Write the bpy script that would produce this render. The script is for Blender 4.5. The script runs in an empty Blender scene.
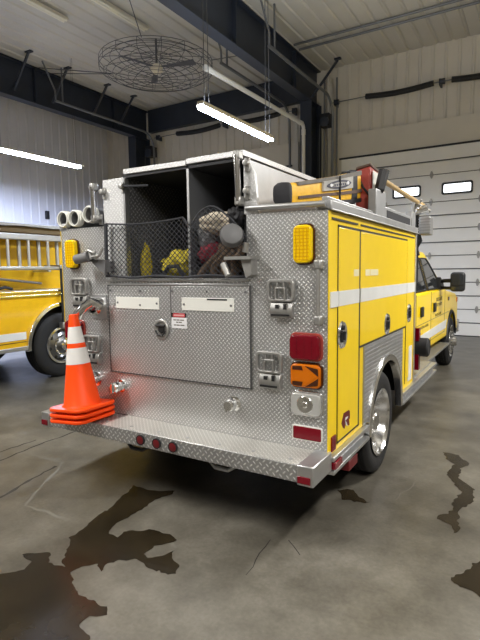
import bpy, bmesh, math, random
from mathutils import Vector, Matrix
random.seed(7)
PI = math.pi
S = bpy.context.scene
COL = S.collection

# ------------------------------------------------------------------ camera
YAW, PIT, ROL, FPX = -0.54435, -0.098387, -0.012876, 491.53
CAM = Vector((2.195, -2.724, 1.641))
fw = Vector((math.sin(YAW)*math.cos(PIT), math.cos(YAW)*math.cos(PIT), math.sin(PIT)))
r0 = Vector((math.cos(YAW), -math.sin(YAW), 0)); u0 = r0.cross(fw)
rt = r0*math.cos(ROL) + u0*math.sin(ROL); up = -r0*math.sin(ROL) + u0*math.cos(ROL)
cd = bpy.data.cameras.new('camera'); co = bpy.data.objects.new('camera', cd); COL.objects.link(co)
M = Matrix((rt, up, -fw)).transposed().to_4x4(); M.translation = CAM
co.matrix_world = M
cd.sensor_fit = 'VERTICAL'; cd.sensor_height = 24.0; cd.lens = FPX/640*24; cd.clip_start = .05
S.camera = co

def at(px, py, axis, val):
    """the point of the plane axis=val that was measured at a pixel of the survey photograph"""
    d = rt*((px-240)/FPX) + up*((320-py)/FPX) + fw
    t = (val-CAM[axis])/d[axis]
    return CAM + d*t

# ------------------------------------------------------------------ materials
MATS = {}
class NT:
    def __init__(s, name):
        s.m = bpy.data.materials.new(name); s.m.use_nodes = True
        s.t = s.m.node_tree; s.b = s.t.nodes['Principled BSDF']
    def n(s, typ, **kw):
        x = s.t.nodes.new(typ)
        for k, v in kw.items(): setattr(x, k, v)
        return x
    def lk(s, a, b): s.t.links.new(a, b)
    def math(s, op, a, b=None, c=None):
        x = s.n('ShaderNodeMath', operation=op)
        for i, v in enumerate((a, b, c)):
            if v is None: continue
            if isinstance(v, (int, float)): x.inputs[i].default_value = v
            else: s.lk(v, x.inputs[i])
        return x.outputs[0]
    def noise(s, vec, scale, detail=4, rough=.55):
        x = s.n('ShaderNodeTexNoise'); x.inputs['Scale'].default_value = scale
        x.inputs['Detail'].default_value = detail; x.inputs['Roughness'].default_value = rough
        if vec is not None: s.lk(vec, x.inputs['Vector'])
        return x.outputs['Fac']
    def ramp(s, fac, stops):
        x = s.n('ShaderNodeValToRGB'); e = x.color_ramp.elements
        e[0].position, e[0].color = stops[0][0], (*stops[0][1], 1)
        e[1].position, e[1].color = stops[-1][0], (*stops[-1][1], 1)
        for p, c in stops[1:-1]:
            k = e.new(p); k.color = (*c, 1)
        s.lk(fac, x.inputs['Fac']); return x.outputs['Color']
    def bump(s, h, strength, dist):
        x = s.n('ShaderNodeBump'); x.inputs['Strength'].default_value = strength
        x.inputs['Distance'].default_value = dist
        s.lk(h, x.inputs['Height']); s.lk(x.outputs['Normal'], s.b.inputs['Normal'])
    def pos(s): return s.n('ShaderNodeNewGeometry').outputs['Position']

def mat(name, col, rough=.5, metal=0, coat=0, emit=None, es=0, var=0, vs=8, bump=0, bs=60, spec=None, trans=0, alpha=None):
    k = NT(name); b = k.b
    b.inputs['Base Color'].default_value = (*col, 1); b.inputs['Roughness'].default_value = rough
    b.inputs['Metallic'].default_value = metal; b.inputs['Coat Weight'].default_value = coat
    b.inputs['Coat Roughness'].default_value = .06
    if spec is not None: b.inputs['Specular IOR Level'].default_value = spec
    if trans: b.inputs['Transmission Weight'].default_value = trans
    if emit: b.inputs['Emission Color'].default_value = (*emit, 1); b.inputs['Emission Strength'].default_value = es
    if var:
        f = k.noise(k.pos(), vs)
        lo = tuple(c*(1-var) for c in col); hi = tuple(min(1, c*(1+var)) for c in col)
        k.lk(k.ramp(f, [(.3, lo), (.7, hi)]), b.inputs['Base Color'])
    if bump: k.bump(k.noise(k.pos(), bs), bump, .01)
    MATS[name] = k.m
    return k.m

def plate_mat(name, ground, bar, rough, pitch=.030, metal=.85, dirt=.25):
    k = NT(name); b = k.b
    g = k.n('ShaderNodeNewGeometry'); sp = k.n('ShaderNodeSeparateXYZ'); k.lk(g.outputs['Position'], sp.inputs[0])
    sn = k.n('ShaderNodeSeparateXYZ'); k.lk(g.outputs['True Normal'], sn.inputs[0])
    ax = k.math('GREATER_THAN', k.math('ABSOLUTE', sn.outputs[0]), .6)
    az = k.math('GREATER_THAN', k.math('ABSOLUTE', sn.outputs[2]), .6)
    X, Y, Z = sp.outputs
    def mix(f, a, c): return k.math('ADD', k.math('MULTIPLY', a, k.math('SUBTRACT', 1, f)), k.math('MULTIPLY', c, f))
    u = mix(ax, X, Y); v = mix(az, Z, Y)
    q = .70711/pitch
    a = k.math('MULTIPLY', k.math('ADD', u, v), q); c = k.math('MULTIPLY', k.math('SUBTRACT', u, v), q)
    par = k.math('FLOORED_MODULO', k.math('ADD', k.math('FLOOR', a), k.math('FLOOR', c)), 2)
    fa = k.math('SUBTRACT', k.math('FRACT', a), .5); fc = k.math('SUBTRACT', k.math('FRACT', c), .5)
    l = mix(par, fa, fc); w = mix(par, fc, fa)
    d = k.math('SQRT', k.math('ADD', k.math('POWER', k.math('DIVIDE', l, .50), 2), k.math('POWER', k.math('DIVIDE', w, .19), 2)))
    h = k.n('ShaderNodeMapRange', interpolation_type='SMOOTHSTEP'); k.lk(d, h.inputs['Value'])
    for i, val in (('From Min', .55), ('From Max', 1.0), ('To Min', 1.0), ('To Max', 0.0)): h.inputs[i].default_value = val
    H = h.outputs[0]
    mx = k.n('ShaderNodeMix', data_type='RGBA'); k.lk(H, mx.inputs['Factor'])
    mx.inputs[6].default_value = (*ground, 1); mx.inputs[7].default_value = (*bar, 1)
    n = k.noise(g.outputs['Position'], 2.2, 5)
    m2 = k.n('ShaderNodeMix', data_type='RGBA', blend_type='MULTIPLY'); m2.inputs['Factor'].default_value = dirt
    k.lk(mx.outputs[2], m2.inputs[6]); k.lk(k.ramp(n, [(.3, (.55, .53, .5)), (.7, (1, 1, 1))]), m2.inputs[7])
    k.lk(m2.outputs[2], b.inputs['Base Color'])
    b.inputs['Metallic'].default_value = metal; b.inputs['Roughness'].default_value = rough
    k.bump(H, .55, .004); MATS[name] = k.m
    return k.m

plate_mat('tread_plate', (.54, .545, .55), (.94, .945, .95), .36, .022, .8)
plate_mat('tread_plate_bold', (.46, .46, .46), (.90, .90, .90), .38, .031, .75)
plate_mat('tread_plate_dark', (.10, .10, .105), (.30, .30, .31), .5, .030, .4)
plate_mat('tread_plate_worn', (.52, .51, .48), (.80, .79, .76), .48, .024, .5)
plate_mat('tread_plate_smooth', (.76, .765, .77), (.90, .905, .91), .42, .024, .4)
mat('yellow_paint', (.92, .64, .0), .38, coat=.35, var=.02, spec=.3)
mat('polished', (.78, .78, .78), .16, 1)
mat('old_yellow_paint', (.75, .43, .006), .33, coat=.8, var=.05)
mat('aluminium', (.58, .585, .59), .36, .9, var=.06)
mat('panel_gap', (.07, .07, .07), .6)
mat('aluminium_dull', (.46, .465, .47), .45, .8, var=.08)
mat('rim_dark', (.22, .22, .22), .3, .9)
mat('chrome', (.86, .86, .86), .12, 1)
mat('cast_metal', (.40, .395, .38), .45, .8, var=.1, vs=30)
mat('white_tape', (.72, .73, .72), .35, var=.04)
mat('white_strip', (.80, .80, .75), .45)
mat('rubber', (.010, .010, .011), .75, bump=.15)
mat('black', (.012, .012, .013), .5)
mat('gasket', (.03, .025, .01), .7)
mat('dark_glass', (.02, .022, .024), .05, spec=.8)
mat('red_lens', (.17, .002, .010), .15, coat=.5, spec=.3)
mat('amber_lens', (.62, .15, .002), .2, coat=.5, spec=.3)
mat('amber_dark', (.055, .014, .003), .25, coat=.6)
mat('yellow_rib', (.80, .44, .0), .25)
mat('yellow_lens', (.95, .64, .0), .2, coat=.4, spec=.3)
mat('clear_lens', (.55, .55, .53), .12, .3, coat=1)
mat('lens_reflector', (.9, .9, .88), .18, 1)
mat('red_plastic', (.36, .05, .035), .55)
mat('maroon', (.13, .005, .008), .4)
mat('orange_cone', (1.0, .075, .004), .45, var=.03, spec=.25)
mat('cone_white', (.78, .76, .74), .45, var=.05)
mat('underbody', (.010, .010, .010), .8)
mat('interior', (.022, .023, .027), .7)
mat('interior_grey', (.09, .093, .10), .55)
mat('wood', (.52, .36, .16), .5, var=.12, vs=20)
mat('bag_yellow', (.86, .48, .01), .6, var=.12, vs=25, bump=.3, bs=20)
mat('bag_black', (.018, .018, .022), .7, bump=.2)
mat('bag_grey', (.16, .145, .125), .7, var=.15, vs=18)
mat('bag_brown', (.10, .055, .035), .7, var=.2, vs=18)
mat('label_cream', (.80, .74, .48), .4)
mat('logo_white', (.8, .8, .82), .5)
mat('logo_navy', (.02, .022, .05), .5)
mat('canvas_tan', (.66, .58, .46), .85, var=.2, vs=25, bump=.5, bs=30)
mat('canvas_brown', (.17, .115, .075), .85, var=.3, vs=25, bump=.5, bs=30)
mat('canvas_grey', (.20, .20, .21), .85, var=.3, vs=25, bump=.5, bs=30)
mat('cloth_red', (.20, .015, .03), .8, var=.3, vs=20, bump=.4, bs=30)
mat('cloth_yellow', (.62, .50, .03), .75, var=.25, vs=25, bump=.5, bs=30)
mat('net_cord', (.03, .032, .04), .7)
mat('grey_plastic', (.15, .15, .155), .5)
mat('tarp', (.42, .41, .39), .8, var=.2, vs=12, bump=.4, bs=14)
mat('brown_shade', (.13, .085, .03), .7)  # shadow strip below the tarp, painted as a brown colour
mat('steel_dark', (.018, .023, .034), .45, var=.15, vs=3)
mat('track_steel', (.17, .175, .18), .4, .6)
mat('white_pipe', (.62, .60, .54), .4)
mat('sheet_white', (.55, .55, .58), .5, var=.04, vs=1.5)
mat('sheet_beige', (.56, .52, .44), .5, var=.05, vs=1.5)
mat('ceiling_sheet', (.50, .475, .42), .5, var=.05, vs=1)
mat('door_white', (.80, .785, .745), .42, var=.03, vs=2)
mat('hinge_metal', (.35, .34, .32), .45, .8)
mat('daylight_pane', (.9, .93, 1), .2, emit=(.92, .96, 1), es=2.2)
mat('tube_on', (1, 1, 1), .4, emit=(1, .97, .92), es=24)
mat('tube_cool', (1, 1, 1), .4, emit=(.68, .78, 1.0), es=60)
mat('tube_off', (.70, .66, .54), .35)
mat('lamp_housing', (.68, .62, .48), .45)
mat('orange_marker', (.55, .13, .01), .2, coat=1)
mat('fan_wire', (.10, .10, .105), .45, .5)
mat('fan_blade', (.06, .06, .07), .5)
mat('script_grey', (.14, .12, .06), .5)
mat('sign_red', (.55, .06, .07), .45)
mat('sign_pink', (.75, .42, .42), .45)

def floor_mat():
    k = NT('concrete'); b = k.b; p = k.pos()
    n1 = k.noise(p, .55, 8, .62); n2 = k.noise(p, 2.6, 8, .65); n3 = k.noise(p, 45, 3)
    f = k.math('ADD', k.math('MULTIPLY', n1, .52), k.math('ADD', k.math('MULTIPLY', n2, .38), k.math('MULTIPLY', n3, .10)))
    k.lk(k.ramp(f, [(.38, (.045, .040, .031)), (.47, (.085, .077, .061)), (.54, (.125, .115, .093)), (.63, (.19, .177, .148))]), b.inputs['Base Color'])
    r = k.n('ShaderNodeMapRange'); k.lk(n1, r.inputs['Value'])
    r.inputs['From Min'].default_value = .35; r.inputs['From Max'].default_value = .65
    r.inputs['To Min'].default_value = .30; r.inputs['To Max'].default_value = .48
    k.lk(r.outputs[0], b.inputs['Roughness'])
    k.bump(k.math('ADD', n2, k.math('MULTIPLY', n3, .4)), .12, .01); MATS['concrete'] = k.m
floor_mat()
mat('wet_concrete', (.024, .018, .010), .22, var=.35, vs=4, spec=.32)
mat('crack_dark', (.035, .031, .026), .8)
mat('crack_pale', (.17, .16, .135), .7)

# ------------------------------------------------------------------ mesh builder
class MB:
    def __init__(s): s.bm = bmesh.new()
    def face(s, pts):
        vs = [s.bm.verts.new(p) for p in pts]; return s.bm.faces.new(vs)
    def mesh(s, verts, faces):
        vs = [s.bm.verts.new(p) for p in verts]
        for f in faces:
            try: s.bm.faces.new([vs[i] for i in f])
            except ValueError: pass
        return vs
    def box(s, x0, x1, y0, y1, z0, z1):
        v = [(x, y, z) for z in (z0, z1) for y in (y0, y1) for x in (x0, x1)]
        s.mesh(v, [(0, 2, 3, 1), (4, 5, 7, 6), (0, 1, 5, 4), (2, 6, 7, 3), (0, 4, 6, 2), (1, 3, 7, 5)]); return s
    def hexa(s, lo, hi):
        s.mesh(list(lo)+list(hi), [(3, 2, 1, 0), (4, 5, 6, 7)] + [(i, (i+1) % 4, 4+(i+1) % 4, 4+i) for i in range(4)]); return s
    def ring(s, c, a, b, r, n): return [s.bm.verts.new(c + a*(r*math.cos(2*PI*i/n)) + b*(r*math.sin(2*PI*i/n))) for i in range(n)]
    def cyl(s, p, q, r, n=14, r2=None, cap=True):
        return s.tube([p, q], r, n, [r, r if r2 is None else r2], cap)
    def tube(s, pts, r, n=10, rs=None, cap=True):
        pts = [Vector(p) for p in pts]; rs = rs or [r]*len(pts); prev = None; a = None; rings = []
        for i, p in enumerate(pts):
            d = (pts[min(i+1, len(pts)-1)] - pts[max(i-1, 0)]).normalized()
            if a is None:
                a = d.orthogonal().normalized()
            else:
                a = (a - d*a.dot(d)).normalized()
            b = d.cross(a); rings.append(s.ring(p, a, b, rs[i], n))
        for A, B in zip(rings, rings[1:]):
            for i in range(n): s.bm.faces.new((A[i], A[(i+1) % n], B[(i+1) % n], B[i]))
        if cap:
            s.bm.faces.new(rings[0][::-1]); s.bm.faces.new(rings[-1])
        return s
    def lathe(s, prof, c, axis, n=32, closed=False):
        """prof: (radius, along) pairs, turned about the axis through c"""
        c = Vector(c); d = Vector(axis).normalized(); a = d.orthogonal().normalized(); b = d.cross(a); rings = []
        for r, h in prof:
            rings.append([s.bm.verts.new(c + d*h)] if r < 1e-6 else s.ring(c + d*h, a, b, r, n))
        pairs = list(zip(rings, rings[1:])) + ([(rings[-1], rings[0])] if closed else [])
        for A, B in pairs:
            for i in range(n):
                j = (i+1) % n
                if len(A) == 1 and len(B) == 1: continue
                if len(A) == 1: s.bm.faces.new((A[0], B[j], B[i]))
                elif len(B) == 1: s.bm.faces.new((A[i], A[j], B[0]))
                else: s.bm.faces.new((A[i], A[j], B[j], B[i]))
        return s
    def prism(s, poly, axis, a0, a1):
        """poly of 2D points in the plane across the axis (x: (y,z), y: (x,z), z: (x,y))"""
        def P(t, a): return [(a, t[0], t[1]), (t[0], a, t[1]), (t[0], t[1], a)][axis]
        A = [s.bm.verts.new(P(t, a0)) for t in poly]; B = [s.bm.verts.new(P(t, a1)) for t in poly]
        s.bm.faces.new(A[::-1]); s.bm.faces.new(B); n = len(poly)
        for i in range(n): s.bm.faces.new((A[i], A[(i+1) % n], B[(i+1) % n], B[i]))
        return s
    def frame(s, outer, inner, axis, a0, a1, closed=True):
        """a ring between two polygons of the same number of points"""
        def P(t, a): return [(a, t[0], t[1]), (t[0], a, t[1]), (t[0], t[1], a)][axis]
        L = [[s.bm.verts.new(P(t, a)) for t in poly] for poly, a in ((outer, a0), (inner, a0), (inner, a1), (outer, a1))]
        n = len(outer)
        for A, B in zip(L, L[1:]+L[:1]):
            for i in range(n if closed else n-1): s.bm.faces.new((A[i], A[(i+1) % n], B[(i+1) % n], B[i]))
        if not closed:
            for i in (0, n-1): s.bm.faces.new([r_[i] for r_ in L])
        return s
    def blob(s, c, rad, amp=.15, freq=6, seed=0, sub=3, flat=None):
        from mathutils import noise
        t = bmesh.new(); bmesh.ops.create_icosphere(t, subdivisions=sub, radius=1)
        for v in t.verts:
            k = 1 + amp*noise.noise(v.co*freq/3 + Vector((seed*3.7, seed*1.3, seed))) + amp*.5*noise.noise(v.co*freq + Vector((seed, 0, seed*2)))
            p = Vector((v.co.x*rad[0], v.co.y*rad[1], v.co.z*rad[2]))*k
            if flat is not None and p.z < -flat: p.z = -flat
            v.co = p + Vector(c)
        s.mesh([v.co.copy() for v in t.verts], [[v.index for v in f.verts] for f in t.faces]); t.free(); return s

ORG = {}
def obj(name, mb, m, parent=None, bevel=0, ang=35, seg=2):
    me = bpy.data.meshes.new(name); bm = mb.bm
    bmesh.ops.recalc_face_normals(bm, faces=bm.faces)
    org = ORG.get(parent.name, Vector()) if parent else Vector()
    if org.length: bmesh.ops.translate(bm, verts=bm.verts, vec=-org)
    for f in bm.faces: f.smooth = True
    bm.to_mesh(me); bm.free()
    me.set_sharp_from_angle(angle=math.radians(ang))
    for k in (m if isinstance(m, (list, tuple)) else [m]): me.materials.append(MATS[k])
    o = bpy.data.objects.new(name, me); COL.objects.link(o)
    if parent: o.parent = parent; ORG[o.name] = org
    if bevel:
        b = o.modifiers.new('bevel', 'BEVEL'); b.width = bevel; b.segments = seg; b.limit_method = 'ANGLE'; b.angle_limit = math.radians(40)
    return o
def tag(o, label, cat, group=None):
    o['label'] = label; o['category'] = cat
    if group: o['group'] = group
    return o
def thing(name, label, cat, loc=(0, 0, 0), group=None):
    o = bpy.data.objects.new(name, None); COL.objects.link(o); o.location = loc
    o.empty_display_size = .2; ORG[o.name] = Vector(loc)
    return tag(o, label, cat, group)
def struct(name, mb, m, parent=None, **k):
    o = obj(name, mb, m, parent, **k); o['kind'] = 'structure'; return o
def dup(root, loc, label=None, parent=None):
    r = root.copy(); COL.objects.link(r); r.location = loc
    if label: r['label'] = label
    if parent: r.parent = parent
    for ch in list(root.children):
        c = ch.copy(); COL.objects.link(c); c.parent = r
        for g in ch.children:
            d = g.copy(); COL.objects.link(d); d.parent = c
    return r

def corrugated(mb, a0, a1, fixed, lo, hi, along, pitch=.3, depth=.03, sign=1):
    """ribbed sheet; along: 'x' wall facing -y, 'y' wall facing +x, 'c' ceiling with ribs running along y"""
    prof = []; t = a0
    while t < a1 - 1e-6:
        for dt, dd in ((0, 0), (pitch*.72, 0), (pitch*.80, 1), (pitch*.92, 1)):
            if t+dt <= a1: prof.append((t+dt, dd*depth*sign))
        t += pitch
    prof.append((a1, 0))
    def P(u, d, v):
        return (u, fixed+d, v) if along == 'x' else (fixed+d, u, v) if along == 'y' else (u, v, fixed+d)
    A = [mb.bm.verts.new(P(u, d, lo)) for u, d in prof]; B = [mb.bm.verts.new(P(u, d, hi)) for u, d in prof]
    for i in range(len(prof)-1): mb.bm.faces.new((A[i], A[i+1], B[i+1], B[i]))
    return mb

# ------------------------------------------------------------------ room
X0, X1, Y0, Y1, ZC = -11.25, 9.6, -9.0, 10.42, 7.03
fl = MB(); fl.box(X0-.2, X1+.2, Y0-.2, Y1+.2, -.2, 0)
nb = len(fl.bm.faces)
def ribbon(pts, w, z, mi):
    P = [at(px, py, 2, 0) for px, py in pts]; Q = []
    for a, b in zip(P, P[1:]):
        n = max(2, int((b-a).length/.06))
        for i in range(n):
            t = i/n; Q.append(a.lerp(b, t) + Vector((random.uniform(-1, 1), random.uniform(-1, 1), 0))*.012)
    Q.append(P[-1]); prev = None
    for i, q in enumerate(Q):
        d = (Q[min(i+1, len(Q)-1)] - Q[max(0, i-1)]).normalized(); s_ = Vector((-d.y, d.x, 0))*w*random.uniform(.5, 1.2)*.5
        a, b = fl.bm.verts.new((q.x+s_.x, q.y+s_.y, z)), fl.bm.verts.new((q.x-s_.x, q.y-s_.y, z))
        if prev: fl.bm.faces.new((prev[0], prev[1], b, a)).material_index = mi
        prev = (a, b)
ribbon([(0, 498), (28, 482), (56, 466)], .03, .0006, 1)
ribbon([(0, 461), (40, 444), (86, 428)], .022, .0006, 1)
ribbon([(0, 452), (36, 440)], .02, .0006, 1)
ribbon([(25, 452), (62, 463), (50, 478), (26, 505), (66, 519)], .02, .0006, 2)
ribbon([(270, 539), (262, 553), (246, 575)], .006, .0006, 1)
ribbon([(290, 540), (300, 555)], .006, .0006, 1)
ribbon([(110, 540), (160, 532), (176, 548)], .012, .0006, 2)
ribbon([(395, 500), (430, 470), (480, 450)], .006, .0006, 2)
struct('floor', fl, ['concrete', 'crack_dark', 'crack_pale'], ang=20)

c = MB(); corrugated(c, X0, X1, ZC, Y0, Y1, 'c', .33, .03, 1); c.box(X0-.2, X1+.2, Y0-.2, Y1+.2, ZC+.06, ZC+.2)
struct('ceiling', c, 'ceiling_sheet', ang=20)
# far wall: ribbed liner above the doors, plain lintel band, liner between the doors
w = MB(); corrugated(w, X0, X1, Y1, 5.24, ZC+.02, 'x', .30, .025, -1)
for a, b in ((X0, -8.5), (-3.72, -2.5), (2.5, 3.72), (8.5, X1)): corrugated(w, a, b, Y1, 0, 5.24, 'x', .30, .025, -1)
w.box(X0-.2, X1+.2, Y1+.04, Y1+.2, -.1, ZC+.1)
struct('wall_back', w, 'sheet_beige', ang=20)
w = MB(); corrugated(w, Y0, Y1, X0, 0, ZC, 'y', .30, .03, 1); w.box(X0-.2, X0-.04, Y0-.2, Y1+.2, -.1, ZC+.1)
struct('wall_left', w, 'sheet_white', ang=20)
w = MB(); corrugated(w, Y0, Y1, X1, 0, ZC, 'y', .30, .03, -1); w.box(X1+.04, X1+.2, Y0-.2, Y1+.2, -.1, ZC+.1)
struct('wall_right', w, 'sheet_beige', ang=20)
w = MB(); corrugated(w, X0, X1, Y0, 0, ZC, 'x', .30, .03, 1); w.box(X0-.2, X1+.2, Y0-.2, Y0-.04, -.1, ZC+.1)
struct('wall_front', w, 'sheet_beige', ang=20)

# steel frames along y with a column at the far wall
BX = (-9.35, -3.2, 3.2)
for i, bx in enumerate(BX):
    side = ('left', 'middle', 'right')[i]
    b = MB(); b.box(bx-.13, bx+.13, Y0, Y1-.05, 6.08, 6.105); b.box(bx-.13, bx+.13, Y0, Y1-.05, 6.985, 7.01); b.box(bx-.02, bx+.02, Y0, Y1-.05, 6.10, 6.99)
    for yy in (-6, -3, 0, 3, 6, 8.8): b.box(bx-.12, bx+.12, yy-.01, yy+.01, 6.1, 6.99)
    struct('beam_'+side, b, 'steel_dark')
    b = MB(); b.box(bx-.16, bx+.16, 9.66, 9.69, 0, 6.10); b.box(bx-.16, bx+.16, 10.33, 10.36, 0, 6.10); b.box(bx-.02, bx+.02, 9.68, 10.34, 0, 6.10)
    struct('pillar_'+side, b, 'steel_dark')
# lintel trim above the doors and dark band high on the far wall in the left bay
b = MB(); b.box(-9.1, -3.5, 10.20, 10.38, 6.28, 6.99); struct('beam_girt', b, 'steel_dark')

def overhead_door(n, cx, windows):
    t = bpy.data.objects.new('door_%d' % n, None); COL.objects.link(t); t.location = (cx, 10.28, 0); t['kind'] = 'structure'; ORG[t.name] = Vector((cx, 10.28, 0))
    H, N, W = 4.59, 7, 2.30; h = H/N
    wins = [(c_-.305, c_+.305) for c_ in (-1.76, -.587, .587, 1.76)]
    for k in range(N):
        z0, z1 = k*h, (k+1)*h
        p = MB()
        y = 10.28
        prof = [(z0+.006, y+.02), (z0+.012, y), (z0+h*.5-.03, y), (z0+h*.5-.006, y+.03), (z0+h*.5+.006, y+.03), (z0+h*.5+.014, y), (z1-.012, y), (z1-.006, y+.02), (z1-.006, y+.06), (z0+.006, y+.06)]
        poly = [(b_, a_) for a_, b_ in prof]
        if k == 5 and windows:
            zc = 3.575; za, zb = zc-.125, zc+.125
            edges = [-W] + [cc for a_, b_ in wins for cc in (a_-.02, b_+.02)] + [W]
            p.box(cx-W, cx+W, y, y+.05, z0+.008, za); p.box(cx-W, cx+W, y, y+.05, zb, z1-.008)
            for j in range(0, len(edges), 2): p.box(cx+edges[j], cx+edges[j+1], y, y+.05, za, zb)
        else:
            p.prism(poly, 0, cx-W, cx+W)
        struct('panel', p, 'door_white', t, ang=20)
        s_ = MB(); s_.box(cx-W, cx+W, y+.012, y+.07, z0-.010, z0+.010); struct('seam', s_, 'gasket', t)
        s_ = MB(); s_.box(cx-W, cx+W, y+.004, y+.034, z0+h*.5-.010, z0+h*.5+.010)
        if k != 5 or not windows: struct('groove', s_, 'panel_gap', t)
    if windows:
        for j, (a_, b_) in enumerate(wins):
            def rr(x0, x1, z0, z1, r):
                o_ = []
                for (ex, ez, s0) in ((x1-r, z1-r, 0), (x0+r, z1-r, 1), (x0+r, z0+r, 2), (x1-r, z0+r, 3)):
                    for q in range(5): an = (s0+q/4)*PI/2; o_.append((ex+r*math.cos(an), ez+r*math.sin(an)))
                return o_
            f = MB(); f.frame(rr(cx+a_-.042, cx+b_+.042, 3.575-.145, 3.575+.145, .05), rr(cx+a_, cx+b_, 3.575-.102, 3.575+.102, .035), 1, 10.255, 10.30)
            fo = struct('window_frame', f, 'black', t)
            g = MB(); g.box(cx+a_-.02, cx+b_+.02, 10.30, 10.31, 3.455, 3.695); struct('pane', g, 'daylight_pane', fo)
    # hinges
    for k in range(1, 7):
        for hx in (-2.2, -1.1, 0, 1.1, 2.2):
            hm = MB(); hm.prism([(cx+hx-.045, k*h), (cx+hx-.015, k*h+.085), (cx+hx+.015, k*h+.085), (cx+hx+.045, k*h), (cx+hx+.015, k*h-.085), (cx+hx-.015, k*h-.085)], 1, 10.262, 10.284)
            hm.cyl((cx+hx-.04, 10.262, k*h), (cx+hx+.04, 10.262, k*h), .012, 8)
            struct('hinge', hm, 'hinge_metal', t)
    s_ = MB(); s_.box(cx-W, cx+W, 10.27, 10.34, -.0, .02); struct('bottom_seal', s_, 'rubber', t)
    s_ = MB(); s_.box(cx-W-.06, cx+W+.06, 10.265, 10.299, H-.005, H+.035); struct('top_seal', s_, 'black', t)
    s_ = MB(); s_.box(cx-2.298, cx+2.298, 10.30, Y1, H+.036, 5.24); struct('lintel', s_, 'sheet_beige', t)
    s_ = MB()
    for sx in (-1, 1): s_.box(cx+sx*2.42-.118, cx+sx*2.42+.118, 10.305, Y1, 0, 5.238)
    struct('jamb', s_, 'sheet_beige', t)
overhead_door(1, -6.25, False); overhead_door(2, -0.135, True); overhead_door(3, 6.25, True)

# torsion springs above each door in view
def springs(cx, where):
    t = thing('torsion_spring_shaft', 'door shaft with black coil springs '+where, 'door spring', (cx, 10.15, 6.05))
    z = 6.05; y = 10.15
    m = MB(); m.cyl((cx-2.55, y, z), (cx+2.55, y, z), .014, 8); obj('shaft', m, 'track_steel', t)
    for a_, b_ in ((-1.62, .02), (.42, 2.05)):
        m = MB(); n = 200
        m.tube([(cx+a_+(b_-a_)*i/40, y, z-.05*math.sin(PI*i/40)) for i in range(41)], .066, 10)
        for i in range(60):
            xx = cx+a_+(b_-a_)*(i+.5)/60; m.lathe([(.064, -.006), (.074, 0), (.064, .006)], (xx, y, z-.05*math.sin(PI*(i+.5)/60)), (1, 0, 0), 10)
        obj('spring', m, 'black', t)
    for xx in (-2.45, .16, 2.45):
        m = MB(); m.box(cx+xx-.02, cx+xx+.02, y-.03, Y1-.03, z-.07, z+.07); m.lathe([(0, -.05), (.07, -.05), (.07, .05), (0, .05)], (cx+xx+.06, y, z), (1, 0, 0), 12)
        obj('bearing_bracket', m, 'steel_dark', t)
springs(-.135, 'above the door with small windows'); springs(-6.25, 'high in the left bay corner')

# door tracks: horizontal run along y, then a bend down to the jamb
def track(x, yend, where, zt=6.13, drop=.42):
    t = thing('door_track', 'grey steel overhead door track '+where, 'door track', (x, yend, zt))
    pts = [(x, yend, zt)] + [(x, 9.55+.5*math.sin(a_*PI/16), zt-.5+.5*math.cos(a_*PI/16)) for a_ in range(9)] + [(x, 10.05, .1)]
    m = MB(); m.tube(pts, .035, 8); obj('rail', m, 'track_steel', t)
    m = MB(); m.tube([(x, yend+.02, zt), (x, yend+.02, zt+.25), (x-.05, yend-.3, ZC)], .022, 8); obj('hanger', m, 'track_steel', t)
    m = MB(); m.tube([(x, yend+.25, zt), (x, yend+.25, ZC)], .022, 8); obj('hanger', m, 'track_steel', t)
track(-2.6, 6.45, 'hanging beside the middle dark beam, door side')
track(-3.85, 6.6, 'under the middle dark beam by the white pipe')
track(-8.75, 6.2, 'running along the dark beam on the left')

def door_opener(x, where):
    t = thing('door_opener', 'dark door motor box with a pull chain '+where, 'door motor', (x, 10.1, 5.4))
    m = MB(); m.box(x-.14, x+.14, 9.98, 10.28, 5.45, 5.78); obj('housing', m, 'black', t, bevel=.02)
    m = MB(); m.lathe([(0, 0), (.13, 0), (.13, .05), (.05, .06), (0, .06)], (x+.02, 9.98, 5.55), (0, -1, 0), 16); obj('drum', m, 'steel_dark', t)
    m = MB(); m.tube([(x-.10, 9.95, 5.5), (x-.12, 9.95, 5.0), (x-.10, 9.96, 3.2)], .008, 6); m.tube([(x+.10, 9.95, 5.5), (x+.12, 9.95, 4.8), (x+.08, 9.96, 3.2)], .008, 6); obj('chain', m, 'track_steel', t)
door_opener(-2.82, 'right of the middle pillar'); door_opener(-8.95, 'by the left pillar')

# braces from ceiling to beam
k_ = 0
for px0, py0, bx, lab in ((16, 56, -9.35, 'first dark brace from the lit strip lamp end on the left beam'), (45, 75, -9.35, 'dark brace on the left beam beside the track hanger'), (109, 84, -9.35, 'dark brace on the left beam under the caged fan'), (140, 94, -9.35, 'dark brace at the corner end of the left beam')):
    p = at(px0, py0, 2, ZC); m = MB(); m.cyl((bx+.75, p.y, ZC), (bx+.1, p.y, 6.25), .035, 8)
    m.box(bx+.65, bx+.85, p.y-.05, p.y+.05, ZC-.03, ZC); tag(obj('beam_brace', m, 'steel_dark'), lab, 'brace', 'diagonal braces on the roof beams')
for sx, y_, lab in ((1, 9.85, 'dark diagonal brace right of the pillar top'), (-1, 6.2, 'short dark brace on the near side of the middle beam')):
    m = MB(); m.cyl((-3.2+sx*.8, y_, 6.98), (-3.2+sx*.1, y_, 6.2), .035, 8); m.box(-3.2+sx*.8-.08, -3.2+sx*.8+.08, y_-.05, y_+.05, 6.99, ZC)
    tag(obj('beam_brace', m, 'steel_dark'), lab, 'brace', 'diagonal braces on the roof beams')

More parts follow.
